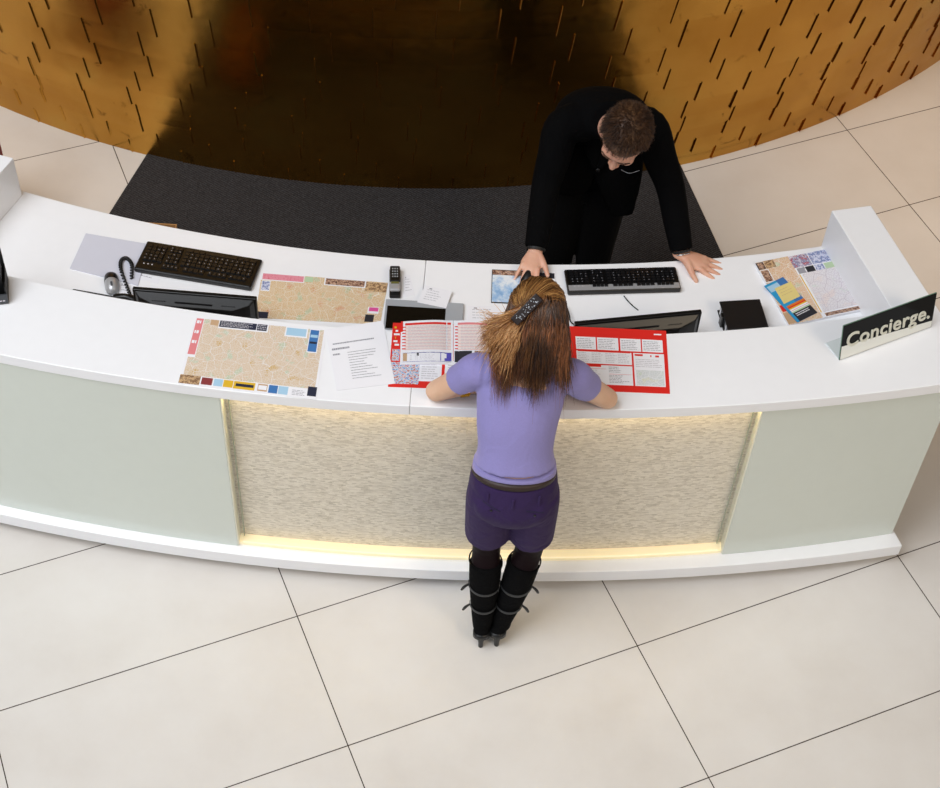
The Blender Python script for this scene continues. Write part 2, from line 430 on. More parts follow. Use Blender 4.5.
for x0, x1 in ((None, SX-.0008), (SX+.0008, None)):
    bm = bmesh.new(); band(bm, C_front, C_in, x0, x1, TOP-.05, TOP); bevel_mod(link('counter_ledge', bm, white, desk), .003)
    bm = bmesh.new(); band(bm, off(C_in, .002), C_back, x0, x1, LOW-.04, LOW); bevel_mod(link('worktop', bm, white, desk), .003)
bm = bmesh.new(); band(bm, off(C_in, -.03), off(C_in, 0), None, None, LOW+.0005, TOP-.051, inset=.002); link('ledge_riser', bm, white_in, desk)
bm = bmesh.new()
add_prism(bm, [(SX-.0009, C_front(SX)+.004), (SX+.0009, C_front(SX)+.004), (SX+.0009, C_in(SX)-.004), (SX-.0009, C_in(SX)-.004)], TOP-.051, TOP-.004); link('seam_filler', bm, seam_m, desk)
# end wings
for sg in (1, -1):
    fx = lambda x: x if sg > 0 else -.48-x
    to, ti = (1.539, 4.678), (1.378, 4.630)
    xo = endx(C_in, sg); yo = C_in(xo)+.004; xi = xo-sg*.165; yi = C_in(xi)+.004
    P = [(fx(ti[0]), ti[1]+.004), (fx(to[0]), to[1]), (xo, yo), (xi, yi)]
    bm = bmesh.new(); add_prism(bm, P, LOW+.0005, TOP); bevel_mod(link('side_wing', bm, white, desk), .003)
    P2 = [(fx(ti[0]), ti[1]-.03), (fx(to[0])-sg*.004, to[1]-.03), (xo-sg*.004, yo-.25), (xi, yi-.25)]
    bm = bmesh.new(); add_prism(bm, P2, .12, LOW-.0405); link('side_panel', bm, white, desk)
# carcass
N0, N1 = -.882, 1.052
bm = bmesh.new()
band(bm, off(C_panel, .010), off(C_panel, .32), None, N0, .12, TOP-.0505, inset=.095)
band(bm, off(C_panel, .010), off(C_panel, .32), N1, None, .12, TOP-.0505, inset=.095)
band(bm, off(C_panel, .062), off(C_panel, .32), N0, N1, .12, TOP-.0505)
link('carcass', bm, white_in, desk)
bm = bmesh.new(); band(bm, off(C_panel, .325), off(C_back, -.10), None, None, .12, LOW-.0405, inset=.18); link('back_cabinet', bm, dark_in, desk)
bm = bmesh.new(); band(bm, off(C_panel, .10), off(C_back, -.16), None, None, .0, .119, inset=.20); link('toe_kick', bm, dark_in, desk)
bm = bmesh.new(); band(bm, C_plinth, off(C_panel, .12), None, None, .055, .12, inset=.075); bevel_mod(link('plinth', bm, white, desk), .003)
# glass panels
bm = bmesh.new(); band(bm, C_panel, off(C_panel, .009), None, N0, .1205, TOP-.0505, inset=.09); p = link('glass_panel', bm, glass_green, desk); bevel_mod(p, .0015)
bm = bmesh.new(); band(bm, C_panel, off(C_panel, .009), N1, None, .1205, TOP-.0505, inset=.09); p = link('glass_panel', bm, glass_green, desk); bevel_mod(p, .0015)
# lit niche
bm = bmesh.new(); band(bm, off(C_panel, .054), off(C_panel, .061), N0+.004, N1-.004, .1205, TOP-.051); link('stone_panel', bm, mosaic_m, desk, origin=(0, 3.5, 0))
bm = bmesh.new(); band(bm, off(C_panel, .010), off(C_panel, .053), N0+.004, N1-.004, .1205, .135); link('light_shelf', bm, emis('lit_shelf', '#fff1cc', .22), desk)
for x in (N0, N1):
    s = 1 if x == N0 else -1
    bm = bmesh.new(); y = C_panel(x); add_box(bm, (x+s*.003, y+.030, .585), (.005, .058, .92)); link('niche_side', bm, mat('niche_side', '#e6e6d6', .4), desk)
    bm = bmesh.new(); add_box(bm, (x+s*.022, y+.046, .585), (.003, .012, .92)); link('glass_edge', bm, glass_edge, desk)
bm = bmesh.new(); band(bm, off(C_panel, .002), off(C_panel, .006), N0+.0075, N1-.0075, .1205, TOP-.051); link('front_pane', bm, pane_m, desk)
bm = bmesh.new(); band(bm, off(C_panel, .012), off(C_panel, .026), N0+.02, N1-.02, TOP-.06, TOP-.0515); link('light_strip', bm, led_m, desk)
bm = bmesh.new(); band(bm, off(C_panel, .011), off(C_panel, .016), N0+.02, N1-.02, .1355, .139); link('light_strip', bm, emis('led_low', '#ffefc8', .5), desk)

# ================================================================== CAMERA AND LIGHT
cd = bpy.data.cameras.new('camera'); cd.sensor_width = 36; cd.lens = F_PX/940*36; cd.clip_end = 100
cam = bpy.data.objects.new('camera', cd); COL.objects.link(cam)
M = Matrix((RGT, UPV, -FWD)).transposed().to_4x4(); M.translation = CAMP; cam.matrix_world = M; S.camera = cam
def area(name, loc, target, size, power, color, sy=None):
    l = bpy.data.lights.new(name, 'AREA'); l.shape = 'RECTANGLE'; l.size = size; l.size_y = sy or size; l.energy = power; l.color = color
    o = bpy.data.objects.new(name, l); COL.objects.link(o); o.location = loc
    o.rotation_euler = (V(target)-V(loc)).to_track_quat('-Z', 'Y').to_euler(); return o
area('skylight', (-4.2, .9, 9.5), (-.9, 2.6, 0), 6., 720, (.93, .96, 1.), 6.)
area('window_light', (-6.5, -2.2, 3.6), (-1.5, 2.6, 0), 3.5, 100, (.88, .93, 1.))
area('warm_fill_right', (5.0, -1.0, 6.5), (1.6, 3.0, 0), 2.5, 170, (1., .80, .56))  # fill light added on the right to warm floor and panels
for nm, lx, ly, pw in (('warm_floor_spot', 2.9, 6.1, 300), ('warm_floor_spot', -3.0, 6.2, 150)):  # spots added to give the back floor its warm tint
    l = bpy.data.lights.new(nm, 'SPOT'); l.energy = pw; l.color = (1., .62, .28); l.spot_size = math.radians(48); l.spot_blend = 1.; l.shadow_soft_size = .35
    o = bpy.data.objects.new(nm, l); COL.objects.link(o); o.location = (lx, ly, 5.1)
w = bpy.data.worlds.new('world'); S.world = w; w.use_nodes = True; nt = NT(w); bg = nt.n['Background']
tc = nt.new('ShaderNodeTexCoord'); sp = nt.new('ShaderNodeSeparateXYZ', {0: tc.outputs['Generated']})
f = nt.math('MULTIPLY_ADD', sp.outputs[1], .5, .5)
c = nt.ramp(f, [(0, '#e6ecf6'), (.5, '#d9d6d2'), (.75, '#94836c'), (1, '#6c5a44')])
up = nt.ramp(sp.outputs[2], [(0, (.30, .29, .28, 1)), (.35, (.45, .45, .45, 1)), (.75, (1, 1, 1, 1))])
c = nt.mix(1., c, up, 'MULTIPLY'); nt.t.links.new(c, bg.inputs[0]); bg.inputs[1].default_value = .56
vs = S.view_settings; vs.view_transform = 'Standard'; vs.look = 'None'; vs.gamma = 1; vs.exposure = .02; vs.use_curve_mapping = False
# ================================================================== THINGS ON THE DESK
EPS = .0004
def corners(z, *px): return [un(x, y, z) for x, y in px]
def frame_of(q):
    """centre, x axis (TL->TR), y axis, size from a quad"""
    c = (q[0]+q[1]+q[2]+q[3])/4; ax = ((q[1]-q[0])+(q[2]-q[3]))/2; ay = ((q[0]-q[3])+(q[1]-q[2]))/2
    w, h = ax.length, ay.length; ax.normalize(); ay = (ay-ax*ay.dot(ax)).normalized()
    return c, ax, ay, w, h
def rotz(ax): return Matrix.Rotation(math.atan2(ax.y, ax.x), 3, 'Z')

# --- left map on the ledge
q = corners(TOP, (196, 317), (327, 329.5), (316, 400), (178, 384))
P = [(.02, .02, .98, .98, map_a), (0, 0, .07, .6, paper), (.01, .02, .065, .56, redl), (.12, .02, .18, .1, tan), (.185, .01, .56, .135, paper), (.19, .02, .47, .115, navy), (.475, .02, .55, .115, navy),
     (.69, .02, .86, .16, paper), (.7, .03, .85, .14, sky), (.875, .02, .95, .36, paper), (.88, .03, .945, .345, blue), (.885, .1, .94, .14, sky), (.885, .2, .94, .23, navy),
     (0, .86, 1, 1, paper), (.0, .86, .15, .985, tann), (.16, .87, .24, .97, maroon), (.25, .87, .315, .97, sky), (.32, .87, .39, .97, yellow), (.395, .87, .55, .975, yellow), (.41, .9, .54, .94, navy), (.57, .87, .64, .97, tan), (.575, .89, .635, .95, paper),
     (.65, .87, .715, .98, blue), (.72, .87, .79, .98, sky), (.93, .83, .995, .96, navy)]
P += words(.2, .03, .46, .11, 4, inkl, .4, .01, .03) + words(.82, .9, .92, .98, 4, inkg, .35, .01, .03) + words(.018, .05, .058, .5, 3, paper, .3, .01, .02) + words(.48, .03, .545, .11, 3, inkl, .4, .01, .02)
sheet('city_map', q, TOP+EPS, .0008, paper, P, tag3=('beige city map with a pale red banner on the left of the front ledge', 'map'))
# --- letter
q = corners(TOP, (325, 330), (383, 321), (395, 384), (337, 391))
P = words(.08, .25, .9, .29, 1, inkg, .5, .01, .04) + words(.05, .33, .35, .38, 1, inkg, .6, .01, .03, ragged=0) + words(.3, .42, .8, .88, 11, inkg, .22, .01, .05, ragged=.5) + words(.05, .42, .2, .47, 1, inkg, .5, .01, .03)
sheet('letter', q, TOP+EPS+.0016, .0006, paper, P, tag3=('white typed letter sheet on the ledge, partly over the red brochure', 'paper'))
# --- left red brochure and magazine
q = corners(TOP, (393, 323), (540, 326), (538, 392), (388, 387))
P = [(.0, .62, .2, .95, photo_d), (.01, .42, .06, .6, photo_d), (.2, .58, .97, .9, paper), (.21, .59, .34, .62, red), (.0, .96, 1, 1, red), (.35, .6, .37, .9, red)]
P += words(.215, .64, .33, .88, 7, inkl, .35, .01, .04) + words(.39, .64, .95, .88, 7, inkl, .35, .01, .05)
P += [(.012+.01*(k % 2), .06+.055*k, .028+.012*((k*7) % 3), .09+.055*k, yellow if k % 3 == 0 else paper) for k in range(6)]
sheet('red_brochure', q, TOP+EPS, .0008, red, P, tag3=('open red brochure under the listings magazine, left of the woman', 'brochure'))
def page_mesh(q, z0, mats_p, side):
    """an open magazine page that swells towards the spine"""
    bm = bmesh.new(); n = 12; mats = [paper]
    def zz(u): t = u if side > 0 else 1-u; return z0+.0015+.0085*math.sin(min(1, t*1.12)*math.pi)**.8*(t**.8) if t < .9 else z0+.0015+.0085*max(0, math.sin(min(1, t*1.12)*math.pi))**.8
    Q = [V((p.x, p.y, 0)) for p in q]
    def P_(u, v, dz): p = quad_pt(Q, u, v); return V((p.x, p.y, zz(u)+dz))
    top = [[bm.verts.new(P_(i/n, v, 0)) for i in range(n+1)] for v in (0, 1)]
    bot = [[bm.verts.new(V((a.co.x, a.co.y, z0))) for a in row] for row in top]
    for i in range(n):
        bm.faces.new((top[1][i], top[1][i+1], top[0][i+1], top[0][i])); bm.faces.new((bot[0][i], bot[0][i+1], bot[1][i+1], bot[1][i]))
        bm.faces.new((top[0][i], top[0][i+1], bot[0][i+1], bot[0][i])); bm.faces.new((bot[1][i], bot[1][i+1], top[1][i+1], top[1][i]))
    bm.faces.new((top[0][0], bot[0][0], bot[1][0], top[1][0])); bm.faces.new((top[0][n], top[1][n], bot[1][n], bot[0][n]))
    for k, (u0, v0, u1, v1, m) in enumerate(mats_p):
        if m not in mats: mats.append(m)
        st = max(1, int((u1-u0)*14)); dz = .0003*(1+min(k, 50)*.02)
        for s in range(st):
            a, b = u0+(u1-u0)*s/st, u0+(u1-u0)*(s+1)/st
            f = bm.faces.new([bm.verts.new(P_(*t, dz)) for t in ((a, v0), (a, v1), (b, v1), (b, v0))]); f.material_index = mats.index(m)
    return bm, mats
mag = thing('magazine', 'open listings magazine with pink timetable columns, left of the woman', 'magazine', V((-.075, 3.80, TOP)))
def timetable(left):
    P = [(.08, .05, .96, .10, red if left else redl), (.08, .1, .96, .68, pinkt)]
    P += [(.08, .165+.072*k, .96, .17+.072*k, redl) for k in range(8)]
    P += [(.03, .13+.072*k, .10, .155+.072*k, red) for k in range(8)]
    P += words(.14, .12, .95, .68, 16, inkl, .3, .03, .09, ragged=.05)
    if left: P += [(0, .0, .04, .25, red), (.05, .74, .97, .95, paper), (.05, .74, .97, .755, purple), (.05, .94, .97, .95, purple), (.05, .75, .13, .93, tan), (.27, .75, .35, .82, inkd), (.76, .75, .97, .93, purple), (.82, .77, .92, .87, paper)] + words(.15, .8, .74, .92, 4, inkl, .35, .03, .08)
    else: P += [(.02, .7, .35, .95, inkd), (.4, .7, .95, .95, photo_a)]
    return P
zm = TOP+EPS+.0011
bm, ms = page_mesh(corners(TOP, (401, 322), (453, 321), (453, 365), (400, 365)), zm, timetable(True), 1); link('page', bm, ms, mag)
bm, ms = page_mesh(corners(TOP, (453.5, 321), (506, 323), (506, 367), (453.5, 365)), zm, timetable(False), -1); link('page', bm, ms, mag)
# --- right red brochure
q = corners(TOP, (541, 325), (666, 331), (670, 394), (545, 389))
P = [(.27, .16, .43, .36, paper), (.44, .16, .61, .36, paper), (.625, .16, .79, .36, paper), (.8, .16, .965, .36, paper), (.27, .385, .71, .58, paper), (.27, .6, .71, .9, paper), (.725, .385, .97, .9, paper), (.74, .65, .96, .89, map_e),
     (.28, .385, .7, .395, red), (.735, .4, .8, .43, red), (.86, .41, .87, .44, red), (.9, .41, .93, .44, red), (.34, .6, .46, .63, red), (.3, .655, .5, .66, redl), (.52, .73, .7, .735, redl)]
for a in (.28, .45, .635, .81): P += words(a, .19, a+.14, .35, 6, inkg, .3, .01, .04)
for a in (.28, .39, .5, .6): P += words(a, .41, a+.09, .57, 6, inkl, .35, .01, .03)
P += words(.3, .68, .46, .88, 7, inkl, .3, .01, .03)+words(.52, .62, .62, .72, 4, inkg, .35, .01, .04)+words(.52, .75, .69, .88, 6, inkg, .35, .01, .03, ragged=.5)+words(.74, .48, .96, .62, 5, inkl, .35, .01, .05)
P += words(.05, .12, .24, .5, 8, redl, .3, .02, .05)+[(.9, .06, .96, .08, paper)]
sheet('red_brochure', q, TOP+EPS, .0008, red, P, tag3=('open red brochure with white text boxes and small map, right of the woman', 'brochure'))

# --- concierge sign
p0, p1 = un(839.3, 360.5, TOP), un(931.2, 327, TOP); sg = thing('desk_sign', 'black mirror concierge sign with silver lettering on the right end of the ledge', 'sign', (p0+p1)/2)
ax = (p1-p0).normalized(); L = (p1-p0).length; nrm = V((ax.y, -ax.x, 0)); nrm = nrm if nrm.y < 0 else -nrm; tilt = math.radians(12); HS = .155
upd = (V((0, 0, 1))*math.cos(tilt)-nrm*math.sin(tilt)).normalized(); fn = (nrm*math.cos(tilt)+V((0, 0, 1))*math.sin(tilt)).normalized()
R = Matrix((ax, upd, fn)).transposed()
base = (p0+p1)/2+V((0, 0, .0012))
bm = bmesh.new(); add_box(bm, base+upd*(HS/2)-fn*.003, (L, HS, .004), R, 0)
add_box(bm, base+upd*(HS/2), (L-.0015, HS-.0015, .0012), R, 1)
link('plate', bm, [mat('glass_rim', '#6f8d7a', .15), blackgl], sg)
bm = bmesh.new(); hb = HS*.0
mv = [base+fn*.0012+ax*(-L/2+.002)+upd*.002, base+fn*.0012+ax*(L/2-.002)+upd*.002, base+fn*.0012+ax*(L/2-.002)+upd*.030, base+fn*.0012+ax*(-L/2+.002)+upd*.062]
a = [bm.verts.new(v) for v in mv]; b = [bm.verts.new(v-fn*.0008) for v in mv]; bm.faces.new(a); bm.faces.new(b[::-1])
for i in range(4): bm.faces.new((a[i], b[i], b[(i+1) % 4], a[(i+1) % 4]))
link('reflection_band', bm, mat('mirror', '#eceadf', .05, metal=1.), sg)  # band shaped like the ledge's reflection in the sign plate
bm = bmesh.new()
dpt = -nrm; d0 = base-fn*.005
add_prism(bm, [(d0+ax*(-L/2)).to_2d(), (d0+ax*(L/2)).to_2d(), (d0+ax*(L/2)+dpt*.085).to_2d(), (d0+ax*(-L/2)+dpt*.085).to_2d()], TOP+EPS, TOP+.004)
link('foot', bm, mat('clear_acrylic', '#dfe6e6', .1), sg)
cu = bpy.data.curves.new('lettering', 'FONT'); cu.body = 'Concierge.'; cu.size = .088; cu.extrude = .0018; cu.offset = .0012; cu.align_x = 'CENTER'; cu.space_character = 1.06
to = bpy.data.objects.new('lettering_curve', cu); COL.objects.link(to); dg = bpy.context.evaluated_depsgraph_get()
me = bpy.data.meshes.new_from_object(to.evaluated_get(dg)); bpy.data.objects.remove(to)
xs = [v.co.x for v in me.vertices]; k = (L*.9)/(max(xs)-min(xs)); cx_ = (max(xs)+min(xs))/2
T = Matrix.Translation(base+fn*.0034+upd*.052-V(sg.location)) @ R.to_4x4() @ Matrix.Diagonal((k, k*1.08, 1, 1)) @ Matrix.Translation((-cx_, 0, 0))
me.transform(T); me.name = 'lettering'; me.materials.clear(); me.materials.append(mat('letter_silver', '#dddccc', .35))
o = bpy.data.objects.new('lettering', me); COL.objects.link(o); o.parent = sg

# --- brochure box at the left edge of the picture
c = un(-8, 303, TOP); hb = thing('leaflet_holder', 'black leaflet holder with a grey lip, on the ledge at far left', 'leaflet holder', c)
Rz = Matrix.Rotation(math.radians(14), 3, 'Z'); ax_, ay_ = Rz @ V((1, 0, 0)), Rz @ V((0, 1, 0))
bm = bmesh.new()
add_box(bm, c+V((0, 0, .004))-ax_*.04+ay_*.05, (.20, .12, .006), Rz); add_box(bm, c-ax_*.04+ay_*.108+V((0, 0, .09)), (.20, .005, .17), Rz)
for s in (-1, 1): add_box(bm, c-ax_*.04+ax_*s*.0975+ay_*.05+V((0, 0, .04)), (.005, .115, .07), Rz)
bevel_mod(link('tray', bm, blackm, hb), .0015)
bm = bmesh.new(); add_box(bm, c-ax_*.04-ay_*.012+V((0, 0, .026)), (.20, .006, .045), Rz); link('lip', bm, greyd, hb)
bm = bmesh.new()
for k in range(7): add_box(bm, c+ax_*(-.02+.011*k)-ay_*.0156+V((0, 0, .02)), (.008, .0006, .006), Rz)
link('print', bm, inkl, hb)
bm = bmesh.new(); add_box(bm, c-ax_*.04+ay_*.06+V((0, 0, .072)), (.18, .07, .12), Rz); link('leaflets', bm, blackm, hb)

# ---------------- lower worktop
Z = LOW+EPS
def kbd(name_label, q, body_m, band_m, z, flip):
    """q corners as in the picture; the user's side is the top of the quad"""
    c, ax, ay, w, h = frame_of(q); t = thing('keyboard', name_label, 'keyboard', V((c.x, c.y, LOW)))
    R = rotz(ax); O = V((c.x, c.y, z))
    def L_(u, v, dz=0.): return O+ax*(u-.5)*w+ay*(.5-v)*h+V((0, 0, dz))
    def hh(v): return .016+.010*v               # rises away from the user
    def slab(bm, u0, v0, u1, v1, zl, th, mi=0):
        a = [L_(u0, v0), L_(u1, v0), L_(u1, v1), L_(u0, v1)]
        lo = [bm.verts.new(p+V((0, 0, (hh(v)+zl if zl is not None else 0)))) for p, v in zip(a, (v0, v0, v1, v1))]
        hi = [bm.verts.new(p+V((0, 0, hh(v)+(zl or 0)+th))) for p, v in zip(a, (v0, v0, v1, v1))]
        fs = [bm.faces.new(hi), bm.faces.new(lo[::-1])]+[bm.faces.new((lo[i], lo[(i+1) % 4], hi[(i+1) % 4], hi[i])) for i in range(4)]
        for f in fs: f.material_index = mi
    bm = bmesh.new(); slab(bm, 0, 0, 1, 1, None, 0); bevel_mod(link('case', bm, body_m, t), .008, 3)
    kt = mat('key_black', '#161618', .3); rndk = random.Random(5)
    def keys(nm, u0, u1, v0, v1, cols, rows, m=kt, legend=True):
        bm = bmesh.new()
        for r in range(rows):
            for k in range(cols):
                a, b = u0+(u1-u0)*k/cols, u0+(u1-u0)*(k+1)/cols; cc, dd = v0+(v1-v0)*r/rows, v0+(v1-v0)*(r+1)/rows
                gx, gy = (b-a)*.09, (dd-cc)*.1; slab(bm, a+gx, cc+gy, b-gx, dd-gy, .0005, .0065)
                if legend and rndk.random() < .55:
                    mx, my = (a+b)/2, (cc+dd)/2; slab(bm, mx-.0028, my-.011, mx+.0028, my+.011, .0071, .0002, 1)
        return link(nm, bm, [m, inkg], t)
    e = .68
    keys('number_pad', .035, .2, .12, e, 4, 5); keys('navigation_keys', .225, .335, .32, e, 3, 3)
    keys('arrow_keys', .225, .335, .12, .30, 3, 2); keys('letter_keys', .36, .965, .22, e, 14, 4)
    bm = bmesh.new()
    for a, b in ((.36, .42), (.43, .47), (.48, .52), (.53, .80), (.81, .85), (.86, .90), (.91, .965)): slab(bm, a, .11, b, .205, .0005, .0065)
    link('space_row', bm, kt, t)
    bm = bmesh.new(); slab(bm, .012, e+.06, .988, .965, .0003, .0015); link('top_band', bm, band_m, t)
    keys('hot_keys', .22, .36, .72, .86, 4, 1, kt, band_m is body_m); keys('hot_keys', .40, .58, .72, .86, 4, 1, kt, band_m is body_m)
    keys('hot_keys', .61, .77, .72, .86, 4, 1, kt, band_m is body_m); keys('hot_keys', .79, .94, .72, .86, 4, 1, kt, band_m is body_m)
    bm = bmesh.new()
    for k in range(3): slab(bm, .06+.035*k, .78, .072+.035*k, .81, .002, .0006)
    link('indicator_light', bm, inkl, t)
    return t
kbd('black keyboard lying beside the corded mouse on the worktop, left', corners(LOW, (147, 243), (263, 262), (251, 292), (135, 273)), black, black, Z, False)
kbd('black keyboard with a silver band, between the man\'s two hands', corners(LOW, (559, 272), (676, 269), (680, 293), (572, 296)), black, silver, Z, False)

# monitors
def monitor(px0, px1, label, ang):
    ztop = 1.075; a, b = un(*px0, ztop), un(*px1, ztop); ax = (b-a); w = ax.length; ax.normalize(); ay = V((-ax.y, ax.x, 0)); c = (a+b)/2; c.z = LOW
    t = thing('monitor', label, 'monitor', c); R = Matrix((ax, ay, V((0, 0, 1)))).transposed(); hz = ztop-LOW-.012
    bm = bmesh.new(); add_box(bm, c-ay*.009+V((0, 0, .012+hz/2)), (w, .018, hz), R); bevel_mod(link('bezel', bm, black, t), .003)
    bm = bmesh.new(); add_box(bm, c+ay*.0004+V((0, 0, .015+hz/2)), (w-.03, .0012, hz-.03), R); link('screen', bm, mat('screen_lit', '#c8ced6', .2), t)
    bm = bmesh.new(); vs = []
    for d, s in ((.018, .97), (.035, .90), (.055, .62)):
        vs.append([bm.verts.new(c+ax*u*w/2*s-ay*d+V((0, 0, zz))) for u, zz in ((-1, .03), (1, .03), (1, .012+hz-(d-.018)*.9-.004), (-1, .012+hz-(d-.018)*.9-.004))])
    for p_, q_ in zip(vs, vs[1:]):
        for i in range(4): bm.faces.new((p_[i], p_[(i+1) % 4], q_[(i+1) % 4], q_[i]))
    bm.faces.new(vs[0][::-1]); bm.faces.new(vs[-1]); bevel_mod(link('back_cover', bm, black, t), .004)
    bm = bmesh.new()
    for s in (-1, 1):
        for k in range(6): add_box(bm, c+ax*(s*w*.28+(k-2.5)*.009)-ay*.0425+V((0, 0, .012+hz-.026)), (.004, .0015, .008), R)
    add_box(bm, c-ay*.044+V((0, 0, .012+hz-.030)), (w*.3, .0015, .022), R)
    link('vents', bm, mat('vent_dark', '#1c1c1f', .5), t)
    bm = bmesh.new(); loft(bm, [c-ay*.03+V((0, 0, .002)), c-ay*.03+V((0, 0, .06))], [(.05, .025), (.03, .018)], side=ax, n=2, round_ends=False); link('stand', bm, black, t)
    return t
monitor((133, 286), (257, 296), 'black flat monitor seen from behind, in front of the keyboard with the corded mouse', 0)
monitor((574, 321), (701, 309), 'black flat monitor seen from behind, in front of the silver-banded keyboard', 0)

# pads, papers, maps
q = corners(LOW, (86, 234), (150, 245), (138, 286), (70, 269))
o = sheet('mouse_pad', q, Z, .004, lilac, tag3=('plain pale lilac mouse pad with a dark edge, far left on the worktop', 'mouse pad'))
q = corners(LOW, (492, 270), (555, 273), (556, 306), (491, 303))
P = [(.01, .02, .99, .98, cloud), (.01, .02, .99, .16, photo_a), (.66, .0, 1, 1, paper), (.68, .03, .99, .2, inkd), (.3, .6, .66, .98, mat('print_sea', '#7fb0dc', .4))]
sheet('mouse_pad', q, Z, .003, black, P, tag3=('mouse pad printed with a cloudy sky picture, under the man\'s hand', 'mouse pad'))
def mouse(loc, ang, label, cat='mouse', two=True):
    t = thing('computer_mouse', label, cat, loc); R = Matrix.Rotation(ang, 3, 'Z')
    def half(y0, y1, m, nm):
        bm = bmesh.new(); seg, rings = 20, 8; prev = None; n = 10
        for i in range(n+1):
            y = y0+(y1-y0)*i/n; wy = math.sqrt(max(0, 1-(y/.058)**2)); wd = .031*wy**.7*(1-.10*math.cos(y/.058*2)); hg = .034*wy**.8*(1 if y < 0 else 1-.25*(y/.058))
            row = [bm.verts.new(V(loc)+R @ V((max(wd, .001)*math.cos(a), y, .002+max(hg, .002)*math.sin(a)))) for a in [math.pi*k/seg for k in range(seg+1)]]
            if prev:
                for k in range(seg): bm.faces.new((prev[k], prev[k+1], row[k+1], row[k]))
                bm.faces.new((prev[seg], prev[0], row[0], row[seg]))
            else: bm.faces.new(row[::-1])
            prev = row
        bm.faces.new(prev); link(nm, bm, m, t, smooth=True)
    half(-.0575, .004, silver if two else black, 'button_shell'); half(.004, .0575, black, 'palm_shell')
    bm = bmesh.new(); loft(bm, [V(loc)+R @ V((0, -.036, .031)), V(loc)+R @ V((0, -.022, .036))], [(.004, .002)]*2, n=2, seg=10); link('scroll_wheel', bm, greyd, t)
    return t
m1 = un(112, 285, LOW); m1.z = LOW+.0048
mouse(m1, math.radians(16), 'black and silver computer mouse on the pale lilac pad')
cable_m = mat('cable_black', '#0a0a0a', .45)
def cable(name, pts, r, label, cat, coil=0):
    bm = bmesh.new()
    if coil:
        C = catmull(pts, 400); out = []
        for i, p in enumerate(C):
            t = (C[min(i+1, 399)]-C[max(i-1, 0)]).normalized(); s = t.orthogonal() if abs(t.z) > .9 else t.cross(V((0, 0, 1))).normalized(); u = s.cross(t); a = i*2*math.pi*coil/400
            out.append(p+(s*math.cos(a)+u*math.sin(a))*r*1.3)
        loft(bm, out, [r]*400, n=400, seg=6)
    else: loft(bm, pts, [r]*len(pts), n=len(pts)*8, seg=8)
    return tag(link(name, bm, cable_m, smooth=True), label, cat)
def L3(x, y, h): p = un(x, y, LOW+h); return p
cable('coiled_cord', [L3(132, 300, .012), L3(127, 287, .012), L3(121, 270, .014), L3(121, 261, .014), L3(126, 258, .014), L3(131.5, 264, .014), L3(131.5, 278, .012)], .0035, 'black coiled telephone cord looping between mouse and keyboard', 'cord', 34)
cable('desk_cable', [L3(73.5, 290, .004), L3(90, 292.8, .004), L3(105, 295.5, .004), L3(118, 298, .004)], .004, 'thin black cable along the foot of the ledge, far left', 'cable')
h = thing('telephone_handset', 'black telephone handset at the end of the coiled cord', 'telephone', L3(124, 297, 0))
bm = bmesh.new(); a, b = L3(116, 297.5, .02), L3(134, 299.5, .02); loft(bm, [a, (a+b)/2+V((0, 0, .012)), b], [(.018, .014), (.012, .010), (.018, .014)], side=(0, 1, 0)); link('grip', bm, black, h, smooth=True)
bm = bmesh.new(); loft(bm, [a-V((0, 0, .017)), a-V((0, 0, .006))], [.016, .017], n=2, seg=14, round_ends=False); link('earpiece', bm, black, h)
bm = bmesh.new(); loft(bm, [b-V((0, 0, .017)), b-V((0, 0, .006))], [.016, .017], n=2, seg=14, round_ends=False); link('mouthpiece', bm, black, h)
cable('keyboard_cable', [L3(624, 296, .006), L3(628, 301, .004), L3(633, 306, .004), L3(638, 310, .003)], .0022, 'short black cable from the silver-banded keyboard to its monitor', 'cable')
cable('monitor_cable', [L3(566, 305, .02), L3(569, 314, .02), L3(571, 322, .03), L3(580, 328, .02)], .003, 'black cable curling out beside the right monitor', 'cable')
# map on the low worktop (partly under the ledge edge line)
q = corners(LOW, (262, 273), (388, 283), (380, 325), (255, 318))
P = [(.0, .0, 1, 1, map_b), (.0, .0, .34, .16, paper), (.01, .01, .335, .14, pinkn), (.345, .01, .41, .13, green), (.5, .0, .83, .17, paper), (.51, .01, .66, .14, maroon), (.51, .01, .82, .15, photo_a), (.83, .02, 1, .24, tann), (.01, .17, .08, .4, paper), (.015, .18, .075, .38, photo_c),
     (.01, .86, .1, 1, navy), (.88, .6, .97, .75, paper), (.89, .61, .965, .7, pink), (.87, .78, .94, .95, inkd)]
sheet('city_map', q, Z, .0008, paper, P, tag3=('ochre city map with a pink banner on the worktop beside the left monitor', 'map'))
# handset next to it
t = thing('phone', 'small black and silver stapler standing right of the ochre map', 'phone', V((*un(395, 285, LOW).to_2d(), Z)))
o3 = V(t.location); dv = (un(395, 270, LOW)-un(395, 297, LOW)).normalized(); sv = V((dv.y, -dv.x, 0)); R = Matrix((sv, dv, V((0, 0, 1)))).transposed()
bm = bmesh.new(); add_box(bm, o3+V((0, 0, .008)), (.044, .15, .016), R); bevel_mod(link('base', bm, black, t), .006, 3)
bm = bmesh.new(); add_box(bm, o3+dv*.030+V((0, 0, .026)), (.040, .085, .018), R); bevel_mod(link('keypad_body', bm, black, t), .006, 3)
bm = bmesh.new(); add_box(bm, o3-dv*.027+V((0, 0, .022)), (.042, .055, .016), R); bevel_mod(link('head', bm, silver, t), .008, 3)
bm = bmesh.new(); add_box(bm, o3-dv*.014+V((0, 0, .0305)), (.030, .016, .002), R); link('window', bm, mat('olive_window', '#6d6a3c', .2), t)
bm = bmesh.new()
